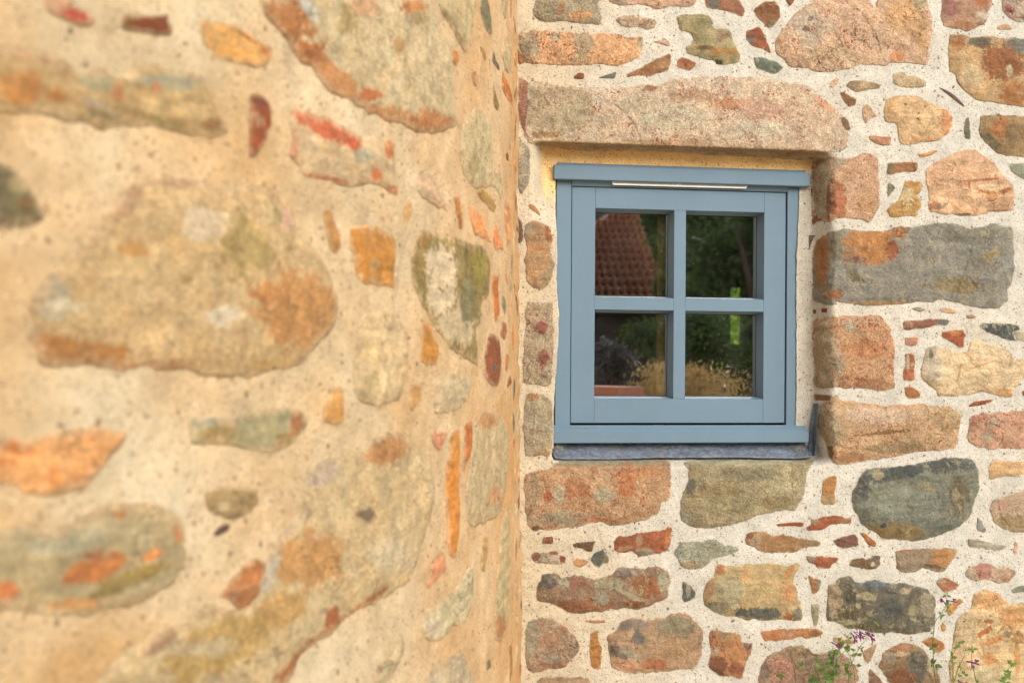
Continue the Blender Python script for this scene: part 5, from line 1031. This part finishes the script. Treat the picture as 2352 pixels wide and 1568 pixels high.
hg = mirror(1650, 700, 30); hq = thing('hedge', 'long dark hedge closing the garden, mirrored low in the right panes', 'hedge', (hg[0], hg[1], 0))
leaves('foliage', M_LEAFD, (hg[0], hg[1], 2.4), 2.6, 26000, 0.09, hq, (2.2, .5, 1.0), 60)
hb0 = MB()
for q in range(9): hb0.tube([(hg[0] + (q - 4) * .9, hg[1], 0), (hg[0] + (q - 4) * .9, hg[1], 3.2)], [0.08, 0.03], 6)
hb0.build('stem', M_BARK, hq)
hg = mirror(1060, 760, 36); hq = thing('hedge', 'long dark hedge left of the tiled house in the garden opposite', 'hedge', (hg[0], hg[1], 0))
leaves('foliage', M_LEAFD, (hg[0], hg[1], 1.7), 2.2, 20000, 0.14, hq, (3.2, .5, .9), 60)
hb0 = MB()
for q in range(9): hb0.tube([(hg[0] + (q - 4) * 1.3, hg[1], 0), (hg[0] + (q - 4) * 1.3, hg[1], 2.4)], [0.08, 0.03], 6)
hb0.build('stem', M_BARK, hq)
# ornamental grasses
M_GRASS = leaf_mat('straw_grass', (0.36, 0.24, 0.09), (0.62, 0.46, 0.20), 0.45)
def grass(px, py, D, h, n, spread, label):
    top = mirror(px, py, D); c = np.array([top[0], top[1], 0.0]); V = []; Fq = []
    for i in range(n):
        a = rng.uniform(0, 6.28); s = rng.uniform(0.05, 1) ** 0.7 * spread * 1.5; hh = (top[2]) * rng.uniform(0.55, 1.12); w_ = 0.0035
        d = np.array([math.cos(a), math.sin(a), 0]); e = np.array([-d[1], d[0], 0]) * w_; m = 5; b = len(V)
        for q in range(m + 1):
            tt = q / m; P = c + d * (0.25 * s + s * tt ** 2.2) + np.array([math.sin(i * 7.1 + tt * 3), math.cos(i * 5.3 + tt * 2), 0]) * 0.03 * tt + np.array([0, 0, hh * (tt - 0.18 * tt ** 4)]); ww = e * (1 - tt * .4) * (2.6 if q >= m - 1 else 1)
            V += [tuple(P - ww), tuple(P + ww)]
        Fq += [[b + 2 * q, b + 2 * q + 1, b + 2 * q + 3, b + 2 * q + 2] for q in range(m)]
    for i in range(1300):
        P = c + np.array([0, 0, top[2] * rng.uniform(0.78, 1.0)]) + rng.normal(size=3) * np.array([.14, .14, .05]) * spread / .25
        d = rng.normal(size=3) * np.array([.5, .5, 1]); d /= np.linalg.norm(d); e = np.cross(d, rng.normal(size=3)); e /= np.linalg.norm(e); b = len(V)
        V += [tuple(P - d * .022), tuple(P + e * .004), tuple(P + d * .022), tuple(P - e * .004)]; Fq.append([b, b + 1, b + 2, b + 3])
    o = mesh_obj('ornamental_grass', V, Fq, M_GRASS); tag(o, label, 'grass clump', 'straw coloured grasses mirrored in the lower panes')
grass(1512, 838, 7.5, 1.3, 600, 0.15, 'straw coloured grass clump mirrored beside the post in the lower left pane')
grass(1592, 842, 7.2, 1.3, 450, 0.11, 'straw coloured grass clump mirrored at the left edge of the lower right pane')
grass(1650, 862, 7.0, 1.3, 500, 0.17, 'straw coloured grass clump mirrored at the foot of the lower right pane')
# house with a tiled roof opposite
house_c = mirror(1400, 837, 26)
house = thing('house', 'house with an orange clay tiled roof mirrored in the upper left pane', 'house', (house_c[0], house_c[1], 0))
M_TILE = plain('clay_tile', (0.88, 0.50, 0.37), 0.75, 0.15, 5, c2=(0.9, 0.64, 0.50))
M_TIMB = plain('dark_boards', (0.05, 0.035, 0.025), 0.9, 0.3, 3)
E1, E0 = mirror(1532, 706, 24), mirror(1232, 706, 24); R1, R0 = mirror(1532, 452, 32), mirror(1232, 452, 32)
eu = (E1 - E0); W_ = np.linalg.norm(eu); eu = eu / W_; ev = (R1 - E1); ev = ev - (ev @ eu) * eu; L_ = np.linalg.norm(ev); ev /= L_; en = np.cross(eu, ev); en = en if en[2] > 0 else -en
rb = MB()
cor = [E0, E0 + eu * W_, E0 + eu * W_ + ev * L_, E0 + ev * L_]
rb.v = [tuple(p - en * .03) for p in cor] + [tuple(p - en * .15) for p in cor]; rb.f = [[0, 1, 2, 3], [7, 6, 5, 4], [0, 4, 5, 1], [1, 5, 6, 2], [2, 6, 7, 3], [3, 7, 4, 0]]
roof = rb.build('roof', M_TIMB, house)
nc, nr = 17, 16; tw, tl = W_ / nc, L_ / nr
tv, tf = [], []
prof = [(-0.5, 0.0), (-0.36, 0.045), (-0.2, 0.062), (-0.04, 0.045), (0.1, 0.004), (0.3, -0.008), (0.5, 0.004)]
for (yy, zz) in ((-0.02, 0.11), (1.0, 0.0)):
    for (xx, h) in prof: tv.append((xx * tw, yy * tl, h * tw * 6.5 + zz * 1.4))
for (xx, h) in prof: tv.append((xx * tw, -0.06 * tl, h * tw * 6.5 + 0.05))
k7 = 7; tf = [[i, i + 1, k7 + i + 1, k7 + i] for i in range(6)]
tme = bpy.data.meshes.new('roof_tile'); tme.from_pydata(tv, [], tf); tme.materials.append(M_TILE); tme.update()
from mathutils import Matrix
Mt = Matrix((eu, ev, en)).transposed()
hip0, hip1 = mirror(1335, 540, 28.5), mirror(1432, 484, 30.8)
rw = wpos(roof)
for i in range(nc):
    for j in range(nr):
        P = E0 + eu * (i + 0.5) * tw + ev * j * tl
        q = P + ev * tl * .5 - hip0; hd_ = hip1 - hip0
        # tiles stop at the hip
        uu, vv = q @ eu, q @ ev; hu, hv = hd_ @ eu, hd_ @ ev
        if hu * vv - hv * uu > 0 and uu < 99 and (hu > 0): 
            continue
        o = bpy.data.objects.new('roof_tile', tme); COL.objects.link(o); o.parent = roof
        o.rotation_euler = Mt.to_euler(); o.location = Vector(P + en * rng.uniform(0, .008)) - rw
hb = MB(); ha = E0 + ((hip0 - E0) @ eu) * eu + ((hip0 - E0) @ ev) * ev + en * .06; hc = E0 + ((hip1 - E0) @ eu) * eu + ((hip1 - E0) @ ev) * ev + en * .06
hdv = hc - ha; hb.tube([ha - hdv * 1.5, ha, hc, hc + hdv * .6], 0.13, 10); hb.build('ridge', plain('ridge_clay', (0.42, 0.24, 0.18), 0.8), roof, True)
hw = MB(); dn = np.array([en[0], en[1], 0]); dn /= np.linalg.norm(dn)
b0, b1 = E0 - dn * .35, E1 - dn * .35; b2, b3 = b1 - dn * 3.2, b0 - dn * 3.2
hw.v = [(p[0], p[1], 0) for p in (b0, b1, b2, b3)] + [(p[0], p[1], E1[2] + .05) for p in (b0, b1)] + [(p[0], p[1], E1[2] + .05) for p in (b2, b3)]
hw.f = [[0, 1, 5, 4], [1, 2, 6, 5], [2, 3, 7, 6], [3, 0, 4, 7], [4, 5, 6, 7]]
hw.build('wall', M_TIMB, house)
# low garden wall with a red coping
gwp = [mirror(1330, 880, 7.0), mirror(1446, 888, 6.7)]
g0, g1 = gwp; gd = (g1 - g0); gd[2] = 0; gl = np.linalg.norm(gd); gd /= gl; gn = np.array([-gd[1], gd[0], 0])
gt = thing('garden_wall', 'low wall with a red coping mirrored at the bottom of the lower left pane', 'wall', tuple((g0 + g1) / 2 * np.array([1, 1, 0])))
def obox(nm, p0, p1, w0, z0, z1, mat, par):
    b = MB(); v = [p0 - gn * w0, p1 - gn * w0, p1 + gn * w0, p0 + gn * w0]
    b.v = [(q[0], q[1], z0) for q in v] + [(q[0], q[1], z1) for q in v]
    b.f = [[3, 2, 1, 0], [4, 5, 6, 7], [0, 1, 5, 4], [1, 2, 6, 5], [2, 3, 7, 6], [3, 0, 4, 7]]; return b.build(nm, mat, par)
ztop = g1[2]
obox('body', g0, g1, .10, 0, ztop - .06, plain('red_brick', (0.22, 0.07, 0.04), 0.9, .3, 20), gt)
obox('coping', g0 - gd * .02, g1 + gd * .02, .14, ztop - .06, ztop, plain('red_coping', (0.55, 0.24, 0.16), 0.8), gt)
# sunlit hedge beyond the far side of the room
hcP = wall_pt(1700, 720, 9.0)
ht = thing('hedge', 'sunlit bright green hedge seen through the window and the room', 'hedge', (hcP[0], hcP[1], 0))
leaves('foliage', M_LEAFL, (hcP[0], hcP[1], 1.6), 1.5, 14000, 0.05, ht, (1, .7, 1.1), 40)
hb = MB()
for q in range(6): hb.tube([(hcP[0] + (q - 2.5) * .4, hcP[1] + .2, 0), (hcP[0] + (q - 2.5) * .42, hcP[1] + .2, 2.6)], [0.04, 0.015], 6)
hb.build('stem', M_BARK, ht)
# house plant on the room side, lower right pane
def house_plant():
    c = wall_pt(1722, 905, 0.9); t = thing('house_plant', 'leafy green house plant in a pot inside behind the lower right pane', 'plant', (c[0], c[1], c[2] - 0.2))
    b = MB()
    n = 14
    for (r0, z) in ((0.05, -0.2), (0.07, -0.06), (0.074, -0.05)):
        for q in range(n): b.v.append((c[0] + r0 * math.cos(2 * PI * q / n), c[1] + r0 * math.sin(2 * PI * q / n), c[2] + z))
    for r in range(2):
        for q in range(n): b.f.append([r * n + q, r * n + (q + 1) % n, (r + 1) * n + (q + 1) % n, (r + 1) * n + q])
    b.f.append(list(range(n))[::-1]); b.f.append([2 * n + q for q in range(n)]); b.build('pot', plain('pot_clay', (.3, .14, .08), .8), t)
    s = MB(); lf = MB()
    for q in range(9):
        a = q * 2.4; h = 0.10 + 0.02 * (q % 5); tip = Vector((c[0] + math.cos(a) * .06, c[1] + math.sin(a) * .06, c[2] + h)); s.tube([(c[0], c[1], c[2] - .06), tip], [0.003, 0.0015], 5)
        for w_ in range(7):
            d = Vector((math.cos(a + w_ * .9), math.sin(a + w_ * .9), rng.uniform(-.3, .5))).normalized(); e = d.cross(Vector((0, 0, 1))).normalized() * .012; L = .06
            b0 = Vector(tip) - Vector((0, 0, .015 * w_)); lf.quad([b0, b0 + d * L * .5 + e, b0 + d * L - Vector((0, 0, .01)), b0 + d * L * .5 - e])
    s.build('stem', M_LEAFL, t); o = lf.build('leaf', M_LEAFL, t); o['kind'] = 'stuff'
    sh = MB(); a_, _ = wloc(1722, 905, 0.9); sh.box(a_ - .25, a_ + .25, c[2] - .225, c[2] - .2, .75, 1.05); 
    for q in (-.22, .2): sh.box(a_ + q, a_ + q + .03, 0.05, c[2] - .225, .78, .81); sh.box(a_ + q, a_ + q + .03, 0.05, c[2] - .225, .99, 1.02)
    tag(sh.build('plant_stand', M_WOOD), 'wooden stand under the house plant inside the room', 'stand')
house_plant()

# ------------------------------------------------------------------ salvia in front of the wall
M_STEM = leaf_mat('salvia_green', (0.07, 0.10, 0.03), (0.14, 0.19, 0.05), 0.2)
M_SLEAF = leaf_mat('salvia_leaf', (0.09, 0.15, 0.03), (0.20, 0.30, 0.06), 0.4)
M_FLOW = plain('salvia_purple', (0.09, 0.006, 0.10), 0.55, 0.2, 60, c2=(0.17, 0.01, 0.085))
M_CALYX = plain('salvia_calyx', (0.10, 0.03, 0.14), 0.6)
def sp(x, y, d=0.0): return Vector(wall_pt(588 * 3 + x / 4, 392 * 3 + y / 4, -0.10 - d))
def salvia(label, stems, leaves_, flowers, base):
    b0 = sp(*base); t = thing('salvia', label, 'plant', (b0.x, b0.y, 0), 'purple flowering stems in front of the wall')
    for st, d in stems:
        p = [sp(x, y, d) for x, y in st]; foot = Vector((b0.x + (p[0].x - b0.x) * .5, p[0].y + (b0.y - p[0].y) * .4, 0))
        pts = [foot, foot.lerp(p[0], .5) + Vector((0.005, 0, 0))] + p
        m = MB(); n = len(pts); m.tube(pts, [0.0016] * 2 + [0.0013 - 0.0007 * i / max(1, n - 3) for i in range(n - 2)], 6, True); m.build('stem', M_STEM, t, True)
    for (x, y, s, k) in leaves_:
        c = sp(x, y, 0.004); m = MB()
        for q in range(k):
            a = rng.uniform(0, 6.28); dr = Vector((math.cos(a), rng.uniform(-.5, .5), math.sin(a) * .8 + .2)).normalized(); L = s * rng.uniform(.7, 1.2) * PXM / 4
            e = dr.cross(Vector((rng.uniform(-.6, .6), 1, rng.uniform(-.4, .4)))).normalized() * L * .24; nn = dr.cross(e).normalized() * L * .07
            b = len(m.v); m.v += [tuple(c), tuple(c + dr * L * .35 + e + nn), tuple(c + dr * L * .7 + e * .7 + nn), tuple(c + dr * L), tuple(c + dr * L * .7 - e * .7 + nn), tuple(c + dr * L * .35 - e + nn), tuple(c + dr * L * .5)]
            m.f += [[b, b + 1, b + 6], [b + 1, b + 2, b + 6], [b + 2, b + 3, b + 6], [b + 3, b + 4, b + 6], [b + 4, b + 5, b + 6], [b + 5, b, b + 6]]
        m.build('leaf', M_SLEAF, t)
    for (x, y, dx, dy, L) in flowers:
        L *= 1.05
        c = sp(x, y, 0.008); d = (sp(x + dx, y + dy, 0.012) - c).normalized(); L = L * PXM / 4; e = d.cross(Vector((0, 1, 0))).normalized()
        m = MB(); m.tube([c - d * L * .35, c - d * L * .1, c + d * L * .1], [L * .05, L * .11, L * .09], 7); cal = m.build('flower', M_CALYX, t, True)
        m = MB(); m.tube([c + d * L * .05, c + d * L * .5, c + d * L * .72], [L * .06, L * .10, L * .12], 7)
        # hood and two lobed lip
        m.tube([c + d * L * .6, c + d * L * .95 - e * L * .06, c + d * L * 1.15 - e * L * .16], [L * .10, L * .09, L * .02], 6)
        for s_ in (-1, 1):
            q = c + d * L * .72 + e * L * .1; w_ = Vector((0, -1, 0)) * L * .06
            tip = q + e * L * .34 + d * L * .12 * s_ + w_; sd_ = d * L * .13
            m.quad([q - sd_ * .4, q + e * L * .16 - sd_ + d * L * .12 * s_ + w_, tip - sd_ * .6, tip + sd_ * .6, q + e * L * .16 + sd_ + d * L * .12 * s_ + w_, q + sd_ * .4])
        m.build('petal', M_FLOW, cal, True)
salvia('bushy salvia with a spray of magenta flowers, leftmost of the flowering stems', [([(530, 1600), (560, 1400), (590, 1260), (600, 1210)], 0.0), ([(600, 1600), (600, 1330), (680, 1230), (735, 1140), (770, 1080)], 0.01), ([(740, 1600), (745, 1450), (790, 1330), (850, 1230), (920, 1140)], 0.02), ([(805, 1600), (790, 1450), (750, 1310), (690, 1230)], 0.0), ([(400, 1600), (480, 1480), (560, 1330), (610, 1240)], 0.015), ([(340, 1590), (470, 1500), (590, 1420)], 0.02), ([(560, 1600), (640, 1340), (740, 1240), (790, 1180)], 0.005), ([(240, 1430), (480, 1320), (580, 1270)], 0.01)],
       [(570, 1400, 60, 9), (600, 1300, 60, 10), (590, 1350, 60, 9), (560, 1480, 60, 9), (610, 1420, 60, 8), (540, 1540, 60, 9), (600, 1500, 70, 8), (640, 1260, 55, 7), (690, 1230, 60, 8), (470, 1460, 60, 6), (400, 1520, 60, 6), (310, 1410, 55, 4), (125, 1490, 50, 4), (755, 1250, 50, 4), (790, 1300, 50, 4), (820, 1310, 45, 3), (850, 1250, 45, 3), (745, 1410, 60, 5), (735, 1480, 60, 5), (810, 1410, 45, 3), (450, 1380, 50, 5), (1000, 1015, 45, 5), (650, 1180, 45, 4), (740, 1150, 40, 4), (380, 1560, 60, 6), (440, 1550, 60, 6)],
       [(770, 1115, 40, 60, 60), (800, 1105, 50, 50, 60), (845, 1100, 10, 60, 65), (870, 1110, 60, 20, 60), (910, 1110, 50, 40, 65), (940, 1130, 20, 50, 60), (600, 1200, 50, 30, 60), (620, 1215, 40, 40, 50), (570, 1310, 20, 30, 45), (790, 1140, 10, 60, 55), (820, 1100, 20, 10, 45)], (600, 3000))
salvia('tall thin salvia stem with two violet flowers near its tip', [([(1545, 1600), (1520, 1400), (1515, 1180), (1530, 1010), (1590, 930), (1640, 860), (1642, 790), (1620, 740)], 0.0)],
       [(1515, 1240, 60, 5), (1500, 1390, 60, 4), (1545, 1390, 55, 3), (1590, 940, 45, 4), (1640, 760, 40, 4), (1655, 850, 45, 5), (1515, 1170, 40, 3), (1515, 1100, 30, 3), (1650, 900, 35, 3)], [(1625, 830, -30, -30, 60), (1660, 810, 35, 5, 60), (1600, 815, -15, -20, 40)], (1560, 3000))
salvia('slender salvia with a single violet flower before the large cream stone', [([(1700, 1600), (1700, 1430), (1690, 1320), (1730, 1240), (1775, 1190)], 0.0), ([(1700, 1590), (1750, 1420), (1800, 1330), (1810, 1270)], 0.01), ([(1925, 1600), (1890, 1450), (1872, 1340), (1870, 1260)], 0.0), ([(1740, 1600), (1790, 1500)], 0.01)],
       [(1690, 1320, 50, 4), (1740, 1240, 45, 5), (1775, 1190, 40, 4), (1770, 1425, 45, 4), (1810, 1270, 25, 3), (1800, 1490, 45, 5), (1880, 1255, 50, 5), (1910, 1540, 40, 3), (1700, 1380, 35, 3), (1745, 1500, 35, 3)], [(1850, 1372, 50, 10, 80), (1868, 1380, 10, 50, 50), (1765, 1555, 30, 20, 70)], (1760, 3000))
salvia('short leafy salvia shoot without flowers, farthest right', [([(2165, 1600), (2180, 1470), (2230, 1400)], 0.0)], [(2230, 1400, 60, 6), (2195, 1470, 50, 5), (2200, 1520, 60, 6), (2180, 1560, 60, 5)], [], (2170, 3000))

# ------------------------------------------------------------------ ground
M_GND = plain('pale_bounce_ground', (0.52, 0.44, 0.31), 0.95, 0.2, 4, 0.004, c2=(0.44, 0.38, 0.25))  # unseen ground, kept pale and warm to bounce light up the walls
g = MB(); n = 24; L = np.linspace(-60, 60, n)
for y in L:
    for x in L: g.v.append((x, y, 0.0))
g.f = [[j * n + i, j * n + i + 1, (j + 1) * n + i + 1, (j + 1) * n + i] for j in range(n - 1) for i in range(n - 1)]
struct(g.build('ground', M_GND))
